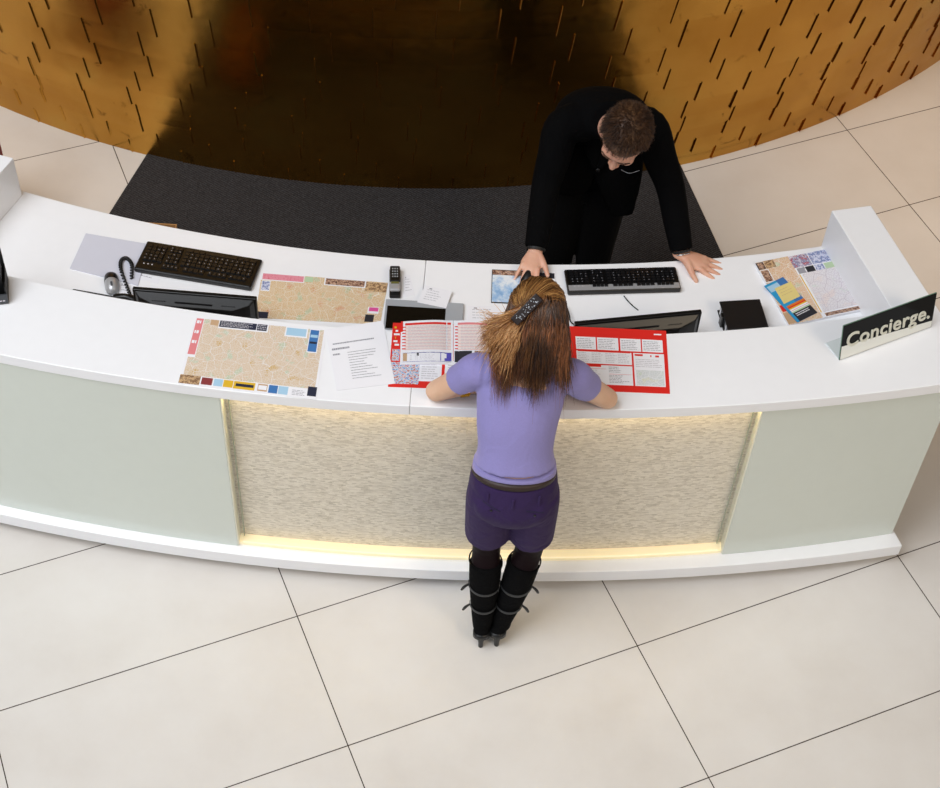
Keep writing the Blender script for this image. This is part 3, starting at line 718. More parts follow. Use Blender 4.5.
for i in (-1, 0, 1):
    for j in range(4): add_box(bm, o3+dv*(.012+j*.014)+sv*i*.009+V((0, 0, .0355)), (.005, .006, .0012), R)
link('keypad', bm, grey, t)
# recessed grey tray
q = corners(LOW, (386, 301), (464, 306), (462, 334), (383, 330)); c, ax, ay, w_, h_ = frame_of(q)
t = thing('flat_screen_panel', 'grey-framed flat black screen lying on the worktop behind the magazine', 'screen', V((c.x, c.y, Z)))
R = rotz(ax); bm = bmesh.new(); add_box(bm, V((c.x, c.y, Z+.007)), (w_, h_, .014), R); bevel_mod(link('frame', bm, grey, t), .003)
bm = bmesh.new(); add_box(bm, V((c.x, c.y, Z+.0145))-ax*.030-ay*.02, (w_*.745, h_*.78, .0015), R); link('screen', bm, mat('screen_off', '#14110c', .15), t)
# notes
def note(px, label, rows, z=Z):
    q = corners(LOW, *px); P = words(.15, .2, .85, .85, rows, inkg, .15, .05, .12, ragged=.5)+[(.2, .1, .3, .16, inkg)]
    sheet('paper_note', q, z, .0005, paper, P, tag3=(label, 'paper'))
note([(404, 275), (410, 275), (415, 295), (404, 297)], 'small white note beside the black and silver stapler', 5)
note([(425, 288), (452, 294), (446, 311), (417, 305)], 'white handwritten note overlapping the grey-framed screen', 5, Z+.0148)
note([(467, 306), (500, 306), (500, 324), (468, 323)], 'white note right of the grey-framed screen, near the woman\'s hair', 4)
note([(692, 314), (702, 314), (703, 325), (691, 325)], 'tiny white note between right monitor and black organiser', 3)
note([(118, 282), (134, 284), (134, 297), (120, 296)], 'white slip of paper under the coiled cord', 2)
note([(135, 272), (160, 279), (158, 284), (133, 279)], 'white slip of paper tucked under the left keyboard', 1)
# black organiser
q = corners(LOW+.055, (720, 301), (759, 299), (770, 327), (727, 330)); c, ax, ay, w_, h_ = frame_of(q); c.z = Z
t = thing('personal_organiser', 'thick closed black leather organiser on the worktop right of the monitor', 'organiser', c); R = rotz(ax)
bm = bmesh.new(); add_box(bm, c+V((0, 0, .052)), (w_, h_, .006), R); add_box(bm, c+V((0, 0, .0035)), (w_, h_, .006), R); add_box(bm, c+ax*(w_/2-.003)+V((0, 0, .028)), (.006, h_, .045), R)
bevel_mod(link('cover', bm, mat('leather_black', '#101012', .45, bump=.2, bscale=400), t), .003)
bm = bmesh.new(); add_box(bm, c-ax*.002+V((0, 0, .028)), (w_-.02, h_-.012, .042), R); link('pages', bm, mat('page_edges', '#8d8f95', .6), t)
bm = bmesh.new(); add_box(bm, c-ax*(w_/2+.003)+V((0, 0, .028)), (.012, .03, .056), R); bevel_mod(link('strap', bm, black, t), .004)
for k in (-1, 1):
    bm = bmesh.new(); add_box(bm, c-ax*(w_/2-.006)+ay*k*.045+V((0, 0, .03)), (.008, .012, .035), R); link('clasp', bm, chrome, t)
# right stack of maps, leaflet and sticky note
q = corners(LOW+.012, (755, 263), (827, 248.5), (864, 309), (789, 325))
P = [(.0, .0, .45, 1, map_c), (.45, .24, .98, .93, paper), (.5, .28, .97, .92, map_d), (.45, .01, .7, .2, photo_b), (.71, .01, .99, .2, photo_c), (.45, .2, .58, .24, inkg), (.45, .2, .56, .31, paper), (.47, .21, .57, .3, inkg), (.585, .21, .7, .3, inkd), (.71, .21, .83, .3, photo_c), (.84, .21, .98, .3, green),
     (.0, .01, .1, .12, inkd), (.015, .02, .09, .11, photo_a), (.11, .0, .24, .12, tann), (.0, .13, .12, .33, paper), (.01, .14, .11, .32, photo_a), (.01, .7, .12, .8, red), (.0, .82, .14, .99, tan), (.5, .94, .98, .99, photo_a), (.46, .31, .475, .92, yellow)]
t = sheet('map_pad', q, Z, .012, paper, P, tag3=('thick tear-off pad of city maps beside the right end wing', 'map pad'))
q = corners(LOW+.0145, (764, 286), (783, 277), (817.5, 312.5), (797.5, 322.5))
P = [(.0, .0, 1, .62, cyan), (.05, .05, .6, .2, sky), (.6, .0, 1, .6, blue), (.0, .6, 1, .64, orange), (.0, .64, 1, .67, red), (.0, .67, 1, .7, yellow), (.0, .7, 1, .76, paper), (.0, .73, 1, .74, redl), (.0, .76, 1, .79, green), (.0, .79, 1, 1, inkd), (.0, .6, .12, 1, cyan)]
P += words(.2, .82, .9, .9, 2, paper, .4, .03, .12)
sheet('leaflet', q, LOW+.0135, .0012, blue, P, tag3=('blue leaflet lying on the pad of city maps', 'leaflet'))
q = corners(LOW+.016, (774.5, 288.5), (790.5, 281.5), (800.5, 296), (784, 304))
sheet('sticky_note', q, LOW+.0154, .0006, sticky, words(.15, .2, .85, .7, 3, tan, .12, .05, .15), tag3=('yellow sticky note stuck on the blue leaflet', 'sticky note'))

# low box behind the desk and the red armchair at the left edge
c = un(166, 231, .30); t = thing('cardboard_box', 'small open brown cardboard box on the mat behind the desk', 'box', V((c.x-.06, c.y-.068, .0105)))
o3 = V(t.location); kb = mat('cardboard', '#b98a55', .8)
bm = bmesh.new(); add_box(bm, o3+V((0, 0, .0025)), (.2, .24, .005)); 
for s in (-1, 1): add_box(bm, o3+V((s*.0975, 0, .145)), (.005, .24, .28)); add_box(bm, o3+V((0, s*.1175, .145)), (.19, .005, .28))
link('walls', bm, kb, t)

# red armchair at the left edge, behind the desk end
A0 = V((-2.558, 5.15, 0)); t = thing('armchair', 'dark red armchair on the floor behind the left end of the desk', 'armchair', A0)
rf = mat('upholstery_red', '#8e1620', .6, bump=.2, bscale=300)
bm = bmesh.new(); add_box(bm, A0+V((0, 0, .36)), (.52, .54, .14)); bevel_mod(link('seat', bm, rf, t), .03, 4)
bm = bmesh.new(); add_box(bm, A0+V((0, -.27, .56)), (.56, .10, .52)); bevel_mod(link('backrest', bm, rf, t), .04, 4)
for sx in (-1, 1):
    bm = bmesh.new(); add_box(bm, A0+V((sx*.30, 0, .46)), (.09, .56, .36)); bevel_mod(link('armrest', bm, rf, t), .03, 4)
    for sy in (-1, 1):
        bm = bmesh.new(); loft(bm, [A0+V((sx*.26, sy*.22, .0005)), A0+V((sx*.25, sy*.21, .295))], [.014, .020], n=2, seg=12, round_ends=False); link('leg', bm, black, t)
# ================================================================== PEOPLE
def skin_mat(name, a, b_, r=.5):
    m, nt, b = raw(name); tc = nt.new('ShaderNodeTexCoord')
    n = nt.new('ShaderNodeTexNoise', {'Vector': tc.outputs['Object'], 'Scale': 14., 'Detail': 4.})
    nt.t.links.new(nt.ramp(n.outputs[0], [(.35, a), (.65, b_)]), b.inputs['Base Color'])
    b.inputs['Roughness'].default_value = r; b.inputs['Subsurface Weight'].default_value = .12; b.inputs['Subsurface Radius'].default_value = (.02, .008, .004); b.inputs['Subsurface Scale'].default_value = .4
    n2 = nt.new('ShaderNodeTexNoise', {'Vector': tc.outputs['Object'], 'Scale': 300., 'Detail': 2.})
    bp = nt.new('ShaderNodeBump', {'Strength': .1, 'Distance': .002, 'Height': n2.outputs[0]}); nt.t.links.new(bp.outputs[0], b.inputs['Normal'])
    return m
skin_w = skin_mat('skin_fair', '#dcb091', '#e6bd9e'); skin_m = skin_mat('skin_rosy', '#d29a80', '#dcab92')
def cloth(name, color, rough=.85, fold=.5, fscale=9., var=.08, weave=500., sheen=.15):
    m, nt, b = raw(name); tc = nt.new('ShaderNodeTexCoord'); col = lin(color)
    n = nt.new('ShaderNodeTexNoise', {'Vector': tc.outputs['Object'], 'Scale': weave*.4, 'Detail': 3.})
    nt.t.links.new(nt.mix(n.outputs[0], tuple(x*(1-var) for x in col[:3])+(1,), tuple(x*(1+var) for x in col[:3])+(1,)), b.inputs['Base Color'])
    b.inputs['Roughness'].default_value = rough; b.inputs['Sheen Weight'].default_value = sheen; b.inputs['Specular IOR Level'].default_value = .25 if sheen > .05 else .08
    n1 = nt.new('ShaderNodeTexNoise', {'Vector': tc.outputs['Object'], 'Scale': fscale, 'Detail': 2., 'Distortion': .8})
    n2 = nt.new('ShaderNodeTexNoise', {'Vector': tc.outputs['Object'], 'Scale': weave, 'Detail': 1.})
    b1 = nt.new('ShaderNodeBump', {'Strength': fold, 'Distance': .02, 'Height': n1.outputs[0]})
    b2 = nt.new('ShaderNodeBump', {'Strength': .15, 'Distance': .001, 'Height': n2.outputs[0], 'Normal': b1.outputs[0]}); nt.t.links.new(b2.outputs[0], b.inputs['Normal'])
    return m
shirt_m = cloth('jersey_lavender', '#9089c0', .85, .35, 10.); shorts_m = cloth('wool_purple', '#37284f', .9, .5, 12., .15, sheen=.05)
tights_m = cloth('tights_black', '#1a1013', .55, .05, sheen=.0); boot_m = cloth('suede_black', '#0b0b0c', .9, .35, 25., sheen=.0); suit_m = cloth('suit_black', '#050506', .9, .8, 7., sheen=.0)
trouser_m = cloth('trouser_black', '#060607', .85, .6, 6., sheen=.02)
belt_m = mat('leather_brown', '#2e1c14', .5); boot_l = mat('boot_leather', '#121314', .35); strap_m = mat('strap_grey', '#2a2c2e', .5)
def hair_mat(name, stops, rough=.38):
    m, nt, b = raw(name); geo = nt.new('ShaderNodeNewGeometry'); tc = nt.new('ShaderNodeTexCoord')
    n = nt.new('ShaderNodeTexNoise', {'Vector': tc.outputs['Object'], 'Scale': 12., 'Detail': 3.})
    f = nt.math('ADD', nt.math('MULTIPLY', geo.outputs['Random Per Island'], .5), nt.math('MULTIPLY', n.outputs[0], .5))
    nt.t.links.new(nt.ramp(f, stops), b.inputs['Base Color']); b.inputs['Roughness'].default_value = rough; b.inputs['Specular IOR Level'].default_value = .5
    return m

def basis(f, u):
    f = V(f).normalized(); u = V(u); u = (u-f*u.dot(f)).normalized(); s = f.cross(u)   # s = the person's right
    return s, f, u
def head_shapes(bm, c, f, u, k=1.):
    """skull, jaw, nose, lips, ears; c = centre of the head, f = where the face looks, u = crown"""
    s, f, u = basis(f, u); R = Matrix((s, f, u)).transposed(); P = lambda x, y, z: V(c)+(s*x+f*y+u*z)*k
    ell(bm, P(0, -.012, .020), (.076*k, .094*k, .092*k), R)
    ell(bm, P(0, .022, -.028), (.062*k, .068*k, .078*k), R)
    ell(bm, P(0, .040, -.080), (.036*k, .036*k, .030*k), R)
    ell(bm, P(0, .068, .018), (.050*k, .020*k, .028*k), R)          # brow
    for sx in (-1, 1):
        ell(bm, P(sx*.034, .058, -.030), (.024*k, .026*k, .022*k), R)       # cheek
        ell(bm, P(sx*.078, -.006, -.010), (.007*k, .016*k, .028*k), Matrix.Rotation(sx*.25, 3, u) @ R, 14)   # ear
        ell(bm, P(sx*.012, .094, -.034), (.009*k, .009*k, .008*k), R, 10)
    loft(bm, [P(0, .080, .010), P(0, .092, -.012), P(0, .104, -.030)], [.008*k, .010*k, .012*k], side=s, seg=10)
    ell(bm, P(0, .086, -.056), (.022*k, .010*k, .006*k), R, 12); ell(bm, P(0, .083, -.066), (.019*k, .010*k, .006*k), R, 12)
    return P, R
def face_parts(o, P, R, k=1.):
    iris = mat('iris_brown', '#3a2618', .2); eyew = mat('eye_white', '#e6e0da', .2)
    for sx in (-1, 1):
        bm = bmesh.new(); ell(bm, P(sx*.031, .070, -.004), (.0125*k,)*3, R, 14); e = link('eye', bm, eyew, o, smooth=True)
        bm = bmesh.new(); ell(bm, P(sx*.031, .0795, -.005), (.0055*k, .0035*k, .0055*k), R, 10); link('iris', bm, iris, e)
        bm = bmesh.new(); loft(bm, [P(sx*.014, .087, .018), P(sx*.032, .086, .024), P(sx*.050, .074, .018)], [.0030, .0034, .0022], seg=6); link('eyebrow', bm, mat('brow_brown', '#4b3324', .7), o)
def hand_shapes(bm, wrist, d, n, thumb, curl=(.25,)*4, spread=.09, k=1., down=0., t_open=.8, lengths=(.074, .082, .077, .060)):
    """wrist point, d = direction of the fingers, n = normal of the back of the hand, thumb = +1/-1 side along n x d"""
    d = V(d).normalized(); n = V(n); n = (n-d*n.dot(d)).normalized(); w = n.cross(d)*thumb      # w points to the thumb side
    W = V(wrist)
    pc = [W-d*.02*k, W+d*.02*k, W+d*.055*k, W+d*.085*k]
    loft(bm, pc, [(.024*k, .018*k), (.031*k, .016*k), (.040*k, .014*k), (.038*k, .011*k)], side=w, round_ends=True, seg=18)
    tips = []
    for i in range(4):
        off = (.030-.020*i)*k; a = spread*(1.5-i); dd = (d*math.cos(a)+w*math.sin(a)).normalized(); L = lengths[i]*k; r = (.0088, .0092, .0088, .0076)[i]*k
        p = W+d*(.080-.004*abs(i-1))*k+w*off; pts = [p-dd*.03*k]; ang = 0.; pts.append(p)
        for j, fr in enumerate((.44, .31, .25)):
            ang += curl[i]*(.8, 1.1, .8)[j]; q = dd*math.cos(ang)-n*math.sin(ang); p = p+q*L*fr; pts.append(p)
        loft(bm, pts, [r, r*1.06, r*.98, r*.9, r*.74], side=w, seg=12, n=15); tips.append((p, q, n*math.cos(ang)+dd*math.sin(ang)))
        ell(bm, pts[1]+n*.003*k, (r*1.12,)*3, None, 10)
    b = W+d*.022*k+w*.024*k; td = (d*math.cos(t_open)+w*math.sin(t_open)).normalized(); td2 = (td*math.cos(.25)+d*math.sin(.25)*.9).normalized()
    pts = [b-td*.012*k, b+td*.022*k, b+td*.048*k-n*.004*k, b+td*.048*k+td2*.030*k-n*.008*k]
    loft(bm, pts, [.015*k, .0135*k, .0108*k, .0085*k], side=n, seg=12); tips.append((pts[-1], td2, n))
    return tips
def nails(o, tips, k=1.):
    nm = mat('nail_pink', '#e8bdad', .25)
    for p, q, n in tips:
        q = q.normalized(); n = (n-q*n.dot(q)).normalized(); R = Matrix((q.cross(n), q, n)).transposed()
        bm = bmesh.new(); ell(bm, p+n*.0052*k+q*.002*k, (.0048*k, .0062*k, .0014*k), R, 10); link('nail', bm, nm, o, smooth=True)
def strands(name, paths, mats_, parent, r=.0009, seg=3, n=12):
    bm = bmesh.new()
    for pts in paths:
        C = catmull(pts, n); T = [(C[min(i+1, n-1)]-C[max(i-1, 0)]).normalized() for i in range(n)]; prev = None
        for i, (c, t) in enumerate(zip(C, T)):
            a = t.orthogonal().normalized() if prev is None else (pa-t*pa.dot(t)).normalized(); pa = a; b = t.cross(a)
            rr = r*(1-.75*(i/(n-1))**2)
            row = [bm.verts.new(c+(a*math.cos(2*math.pi*k/seg)+b*math.sin(2*math.pi*k/seg))*rr) for k in range(seg)]
            if prev:
                for k in range(seg): bm.faces.new((prev[k], prev[(k+1) % seg], row[(k+1) % seg], row[k]))
            prev = row
    me = bpy.data.meshes.new(name); bmesh.ops.translate(bm, verts=bm.verts, vec=-parent_loc(parent)); bm.to_mesh(me); bm.free()
    me.polygons.foreach_set('use_smooth', [True]*len(me.polygons))
    for m in mats_: me.materials.append(m)
    o = bpy.data.objects.new(name, me); COL.objects.link(o); o.parent = parent; return o

# ---------------------------------------------------------------- the woman
W0 = V((.15, 3.30, 0)); woman = thing('person', 'woman in a lavender t-shirt, purple shorts and black boots leaning on the ledge', 'person', W0)
hipL, hipR = V((.095, 3.325, .88)), V((.255, 3.325, .88)); knL, knR = V((.098, 3.365, .48)), V((.258, 3.37, .48))
anL, anR = V((.103, 3.262, .125)), V((.180, 3.272, .125))
shL, shR = V((.025, 3.490, 1.325)), V((.335, 3.490, 1.325)); elL, elR = V((-.118, 3.540, 1.143)), V((.478, 3.555, 1.143))
wrL, wrR = V((.070, 3.600, 1.132)), V((.300, 3.625, 1.132))
spine = [V((.172, 3.325, .88)), V((.170, 3.350, 1.03)), V((.168, 3.410, 1.17)), V((.175, 3.475, 1.30)), V((.180, 3.505, 1.35))]
neckb, Hc = V((.182, 3.520, 1.375)), V((.205, 3.610, 1.475)); Hf, Hu = V((-.06, .62, -.75)), V((.03, .72, .68))
bm = bmesh.new()
loft(bm, spine, [(.150, .105), (.118, .088), (.128, .098), (.135, .090), (.10, .07)], side=(1, 0, 0), seg=24)
loft(bm, [neckb-V((0, .03, .04)), neckb, neckb.lerp(Hc, .6)], [.062, .052, .050], seg=16)
P_, R_ = head_shapes(bm, Hc, Hf, Hu, .98)
for a, b, c in ((hipL, knL, anL), (hipR, knR, anR)):
    loft(bm, [a, a.lerp(b, .5), b, b.lerp(c, .35)+V((0, -.012, 0)), c], [.082, .070, .048, .052, .033], seg=18)
    ft = c+V((0, .0, -.06)); loft(bm, [c, c+V((-.002, .035, -.030)), c+V((-.003, .07, -.060))], [.030, (.026, .022), (.022, .014)], seg=14)
for s, e, w in ((shL, elL, wrL), (shR, elR, wrR)):
    i = V((.175, 3.48, 1.32)); loft(bm, [i.lerp(s, .55), s, s.lerp(e, .5)+V((0, -.006, .006)), e], [.056, .052, .043, .038], seg=16)
    loft(bm, [e, e.lerp(w, .35)+V((0, .004, .002)), w], [.038, .037, (.026, .021)], side=(0, 1, 0), seg=16)
dL = V((.82, .52, -.02)); dR = V((-.75, .62, -.02))
tl = hand_shapes(bm, wrL, dL, (.0, .0, 1), 1, (.35,)*4, .05, .88); tr = hand_shapes(bm, wrR, dR, (.0, .0, 1), -1, (.35,)*4, .05, .88)
bm = remesh(bm, .0042, 5); body = link('body', bm, skin_w, woman, smooth=True)
face_parts(body, P_, R_, .98); nails(body, tl[:4]+tr[:4], .88)
# t-shirt
bm = bmesh.new()
loft(bm, [V((.170, 3.345, 1.018)), V((.168, 3.368, 1.08)), V((.167, 3.410, 1.17)), V((.174, 3.468, 1.28)), V((.180, 3.498, 1.345))], [(.142, .106), (.131, .100), (.140, .108), (.148, .102), (.100, .074)], side=(1, 0, 0), seg=28, round_ends=False)
for s, e in ((shL, elL), (shR, elR)):
    i = V((.175, 3.475, 1.32)); m = s.lerp(e, .50)
    loft(bm, [i.lerp(s, .45), s+V((0, 0, .002)), s.lerp(e, .28), m], [.066, .062, .058, .053], seg=18, round_ends=False)
bm = remesh(bm, .006, 5); o = link('t_shirt', bm, shirt_m, woman, smooth=True)
bm = bmesh.new(); loft(bm, [V((.170, 3.337, .992)), V((.170, 3.345, 1.012)), V((.170, 3.347, 1.024))], [(.147, .110), (.1455, .109), (.143, .107)], side=(1, 0, 0), seg=32, round_ends=False); link('hem_band', bm, shirt_m, o, smooth=True)
bm = bmesh.new(); loft(bm, [V((.170, 3.334, .985)), V((.170, 3.338, 1.003))], [(.1490, .1125), (.145, .108)], side=(1, 0, 0), n=2, seg=32, round_ends=False); link('belt', bm, belt_m, woman, smooth=True)
# shorts
bm = bmesh.new()
loft(bm, [V((.170, 3.337, .990)), V((.172, 3.328, .91)), V((.174, 3.322, .85)), V((.175, 3.325, .79))], [(.150, .1135), (.158, .124), (.160, .124), (.135, .10)], side=(1, 0, 0), seg=28, round_ends=False)
for h, kx in ((hipL, knL), (hipR, knR)):
    loft(bm, [h+V((0, 0, .02)), h+V((0, 0, -.06)), h.lerp(kx, .75)], [(.082, .100), (.087, .094), (.085, .083)], side=(1, 0, 0), seg=20, round_ends=False)
for h in (V((.105, 3.262, .875)), V((.242, 3.262, .875))): ell(bm, h, (.068, .055, .075))
bm = remesh(bm, .006, 5); shorts = link('shorts', bm, shorts_m, woman, smooth=True)
def on_back(x, z, y0=3.0):
    """point on the back of the shorts"""
    dg = bpy.context.evaluated_depsgraph_get(); hit, loc, nn, _ = shorts.ray_cast(V((x, y0, z))-W0, V((0, 1, 0)))
    return (V(loc)+W0, nn) if hit else (V((x, 3.21, z)), V((0, -1, 0)))
bpy.context.view_layer.update()
for x0, x1, zz in ((.070, .128, .925), (.222, .280, .915)):
    bm = bmesh.new(); loft(bm, [on_back(x0, zz+.004)[0], on_back((x0+x1)/2, zz-.003)[0], on_back(x1, zz-.012)[0]], [.0032]*3, seg=6); link('pocket', bm, mat('dark_purple', '#21163a', .9), shorts)  # pocket edge, a darker purple than the shorts
    bm = bmesh.new(); p, n = on_back((x0+x1)/2, zz-.018); ell(bm, p, (.005, .004, .005), None, 10); link('button', bm, black, shorts)
for x in (.172, .085, .262):
    bm = bmesh.new(); a, b = on_back(x, .965)[0], on_back(x, .935)[0]; loft(bm, [a+V((0, -.002, .01)), b], [(.005, .003)]*2, n=2, seg=8); link('belt_loop', bm, shorts_m, shorts)
# tights
bm = bmesh.new()
for a, b, c in ((hipL, knL, anL), (hipR, knR, anR)):
    loft(bm, [a.lerp(b, .30), a.lerp(b, .5)+V((0, -.002, 0)), b+V((0, -.002, 0)), b.lerp(c, .35)+V((0, -.012, 0)), b.lerp(c, .6)+V((0, -.008, 0))], [.080, .0745, .0535, .0565, .050], seg=20)
bm = remesh(bm, .005, 4); link('tights', bm, tights_m, woman, smooth=True)
# boots
for sd, kn, an in ((-1, knL, anL), (1, knR, anR)):
    hl = V((.104, 3.218, 0)) if sd < 0 else V((.166, 3.228, 0)); fd = (V((-.02, 1, 0)) if sd < 0 else V((.10, 1, 0))).normalized()
    top = kn.lerp(an, .20)+V((0, -.006, 0)); bt = thing('boot', '', '', an); del bt['label'], bt['category']; bt.parent = woman; bt.location = an-W0
    bm = bmesh.new()
    ax_p = [top, kn.lerp(an, .45)+V((0, -.012, 0)), kn.lerp(an, .78)+V((0, -.006, 0)), an, an+V((0, -.004, -.035))]
    rad = [(.062, .064), (.059, .062), (.048, .050), (.040, .044), (.036, .044)]
    loft(bm, ax_p, rad, side=(1, 0, 0), seg=24, round_ends=False)
    loft(bm, [hl+V((0, .012, .085)), hl+fd*.07+V((0, 0, .062)), hl+fd*.14+V((0, 0, .034)), hl+fd*.215+V((0, 0, .024))], [(.031, .030), (.034, .036), (.040, .028), (.028, .018)], side=(1, 0, 0), seg=20)
    bm = remesh(bm, .005, 4); sh = link('shaft', bm, boot_m, bt, smooth=True)
    bm = bmesh.new(); loft(bm, [hl+V((0, -.002, .0005)), hl+V((0, .0, .03)), hl+V((0, .010, .075))], [.0095, .011, .022], seg=14, round_ends=False); link('heel', bm, boot_l, bt, smooth=True)
    bm = bmesh.new(); loft(bm, [hl+V((0, .008, .062)), hl+V((0, .016, .085))], [(.0335, .032), (.034, .033)], n=2, side=(1, 0, 0), seg=18, round_ends=False); link('heel_counter', bm, boot_l, bt, smooth=True)
    bm = bmesh.new(); loft(bm, [hl+fd*.10+V((0, 0, .0065)), hl+fd*.16+V((0, 0, .006)), hl+fd*.225+V((0, 0, .008))], [(.030, .005), (.040, .005), (.024, .004)], side=(1, 0, 0), seg=16); link('sole', bm, boot_l, bt)
    d0 = (an-top).normalized()
    # rim of the shaft
    bm = bmesh.new(); ring = [top+V((math.cos(a)*.0625, math.sin(a)*.0645, .004+.012*math.cos(a)*sd)) for a in [2*math.pi*i/24 for i in range(25)]]; loft(bm, ring, [.0028]*25, n=49, seg=6, round_ends=False); link('rim', bm, boot_m, bt)
    for tt, rr in ((.47, (.0605, .0635)), (.74, (.0515, .0535))):
        c = kn.lerp(an, tt)+V((0, -.011, 0)); bm = bmesh.new()
        ring = [c+V((math.cos(a)*rr[0], math.sin(a)*rr[1], -.004*math.sin(a))) for a in [math.pi*.98+math.pi*1.04*i/14 for i in range(15)]]
        loft(bm, ring, [(.0075, .0016)]*15, side=(0, 0, 1), n=29, seg=8, round_ends=False); st = link('strap', bm, strap_m, bt)
        e = c+V((sd*rr[0], -.012, 0)); bm = bmesh.new(); loft(bm, [e, e+V((sd*.014, -.008, -.006)), e+V((sd*.024, -.010, -.026))], [(.006, .003), (.008, .004), (.005, .003)], side=(0, 0, 1), seg=8); link('strap_end', bm, boot_l, st)
# bracelet
bm = bmesh.new(); c = elL.lerp(wrL, .50); t = (wrL-elL).normalized(); s_ = t.cross(V((0, 0, 1))).normalized(); u_ = s_.cross(t)
for k in range(5):
    cc = c+t*(k-2)*.0062; ring = [cc+(s_*math.cos(a)*.0345+u_*math.sin(a)*.031) for a in [2*math.pi*i/20 for i in range(21)]]; loft(bm, ring, [.0034]*21, n=41, seg=6, round_ends=False)
link('bracelet', bm, gold, woman, smooth=True)

# hair
s, f, u = basis(Hf, Hu); D = lambda x, y, z: s*x+f*y+u*z
RX, RY, RZ = .090, .112, .108
def scalp(x, y, z, k=1.):
    v = V((x/RX, y/RY, z/RZ)).normalized(); return Hc+D(v.x*RX*k, v.y*RY*k-.012, v.z*RZ*k+.014)
clip = uy(518, 309, 3.515)
# clip must sit on the back of the crown
def to_scalp(p, k=1.):
    q = p-Hc; x, y, z = q.dot(s), q.dot(f)+.012, q.dot(u)-.014; return scalp(x, y, z, k)
clip = to_scalp(clip, 1.10)
rnd = random.Random(11)
hb = bmesh.new()
R3 = Matrix((s, f, u)).transposed()
ell(hb, Hc+D(0, -.020, .016), (.088, .100, .100), R3); ell(hb, Hc+D(0, -.055, -.015), (.086, .070, .085), R3)
loft(hb, [Hc+D(.0, -.07, .02), V((.188, 3.490, 1.42)), V((.186, 3.450, 1.37))], [(.080, .05), (.078, .035), (.060, .012)], side=(1, 0, 0), seg=24)
loft(hb, [clip, clip+V((-.045, -.02, -.035)), V((.100, 3.475, 1.385))], [(.02, .012), (.025, .014), (.016, .008)], side=(1, 0, 0), seg=18)
loft(hb, [Hc+D(.07, -.03, .0), V((.262, 3.51, 1.40)), V((.262, 3.47, 1.36))], [(.030, .03), (.034, .026), (.020, .010)], side=(1, 0, 0), seg=18)
hb = remesh(hb, .006, 8)
hair_dark = hair_mat('hair_brown', [(.25, '#22140b'), (.42, '#4a2b17'), (.56, '#744726'), (.7, '#9c6a3c'), (.85, '#b98752')])
hair_tip = hair_mat('hair_chestnut_ends', [(.25, '#3a1f10'), (.45, '#6a3e22'), (.65, '#99603a'), (.8, '#b57a4e')])
hair_sunlit = hair_mat('hair_sunlit_golden', [(.25, '#84552c'), (.42, '#b67f48'), (.6, '#dba970'), (.85, '#ecc592')])  # golden ends, with the sunlit left side put into the colour
hair = link('hair', hb, hair_dark, woman, smooth=True)
def jit(a): return V((rnd.gauss(0, a), rnd.gauss(0, a), rnd.gauss(0, a)))
def yb(py, d=0.): return 3.375+(390-py)*.0019-d
# swept from the hairline to the clip
pa = []
for _ in range(1500):
    th = rnd.uniform(-2.1, 2.1); up = rnd.uniform(.05, 1.0)      # th: angle from the forehead round to the ears
    x, y, z = math.sin(th)*math.cos(up*1.2)*.09, math.cos(th)*math.cos(up*1.2)*.11, math.sin(up*1.2)*.1-.005
    p0 = scalp(x, y, z, 1.045); pm = to_scalp(p0.lerp(clip, .35)+D(0, 0, .03), 1.10+rnd.uniform(0, .03)); pn = to_scalp(p0.lerp(clip, .72)+D(0, 0, .012), 1.13+rnd.uniform(0, .03))
    pa.append([p0, pm+jit(.002), pn+jit(.002), clip+jit(.007)])
strands('top_hair', pa, [hair_mat('hair_streaked_brown', [(.25, '#2c1a0f'), (.40, '#6a4526'), (.55, '#a06f3e'), (.72, '#c8985c')])], hair, .0011)
# tail from the clip, falling to the left shoulder: golden, sunlight put into its colour
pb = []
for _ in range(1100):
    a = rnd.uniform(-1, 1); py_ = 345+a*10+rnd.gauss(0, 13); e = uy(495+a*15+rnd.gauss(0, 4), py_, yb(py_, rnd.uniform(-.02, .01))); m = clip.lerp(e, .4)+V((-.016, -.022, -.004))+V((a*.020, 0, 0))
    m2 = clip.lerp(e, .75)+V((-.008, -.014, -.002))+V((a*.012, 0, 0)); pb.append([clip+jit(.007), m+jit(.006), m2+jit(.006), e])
strands('tail_hair', pb, [hair_sunlit], hair, .0011)
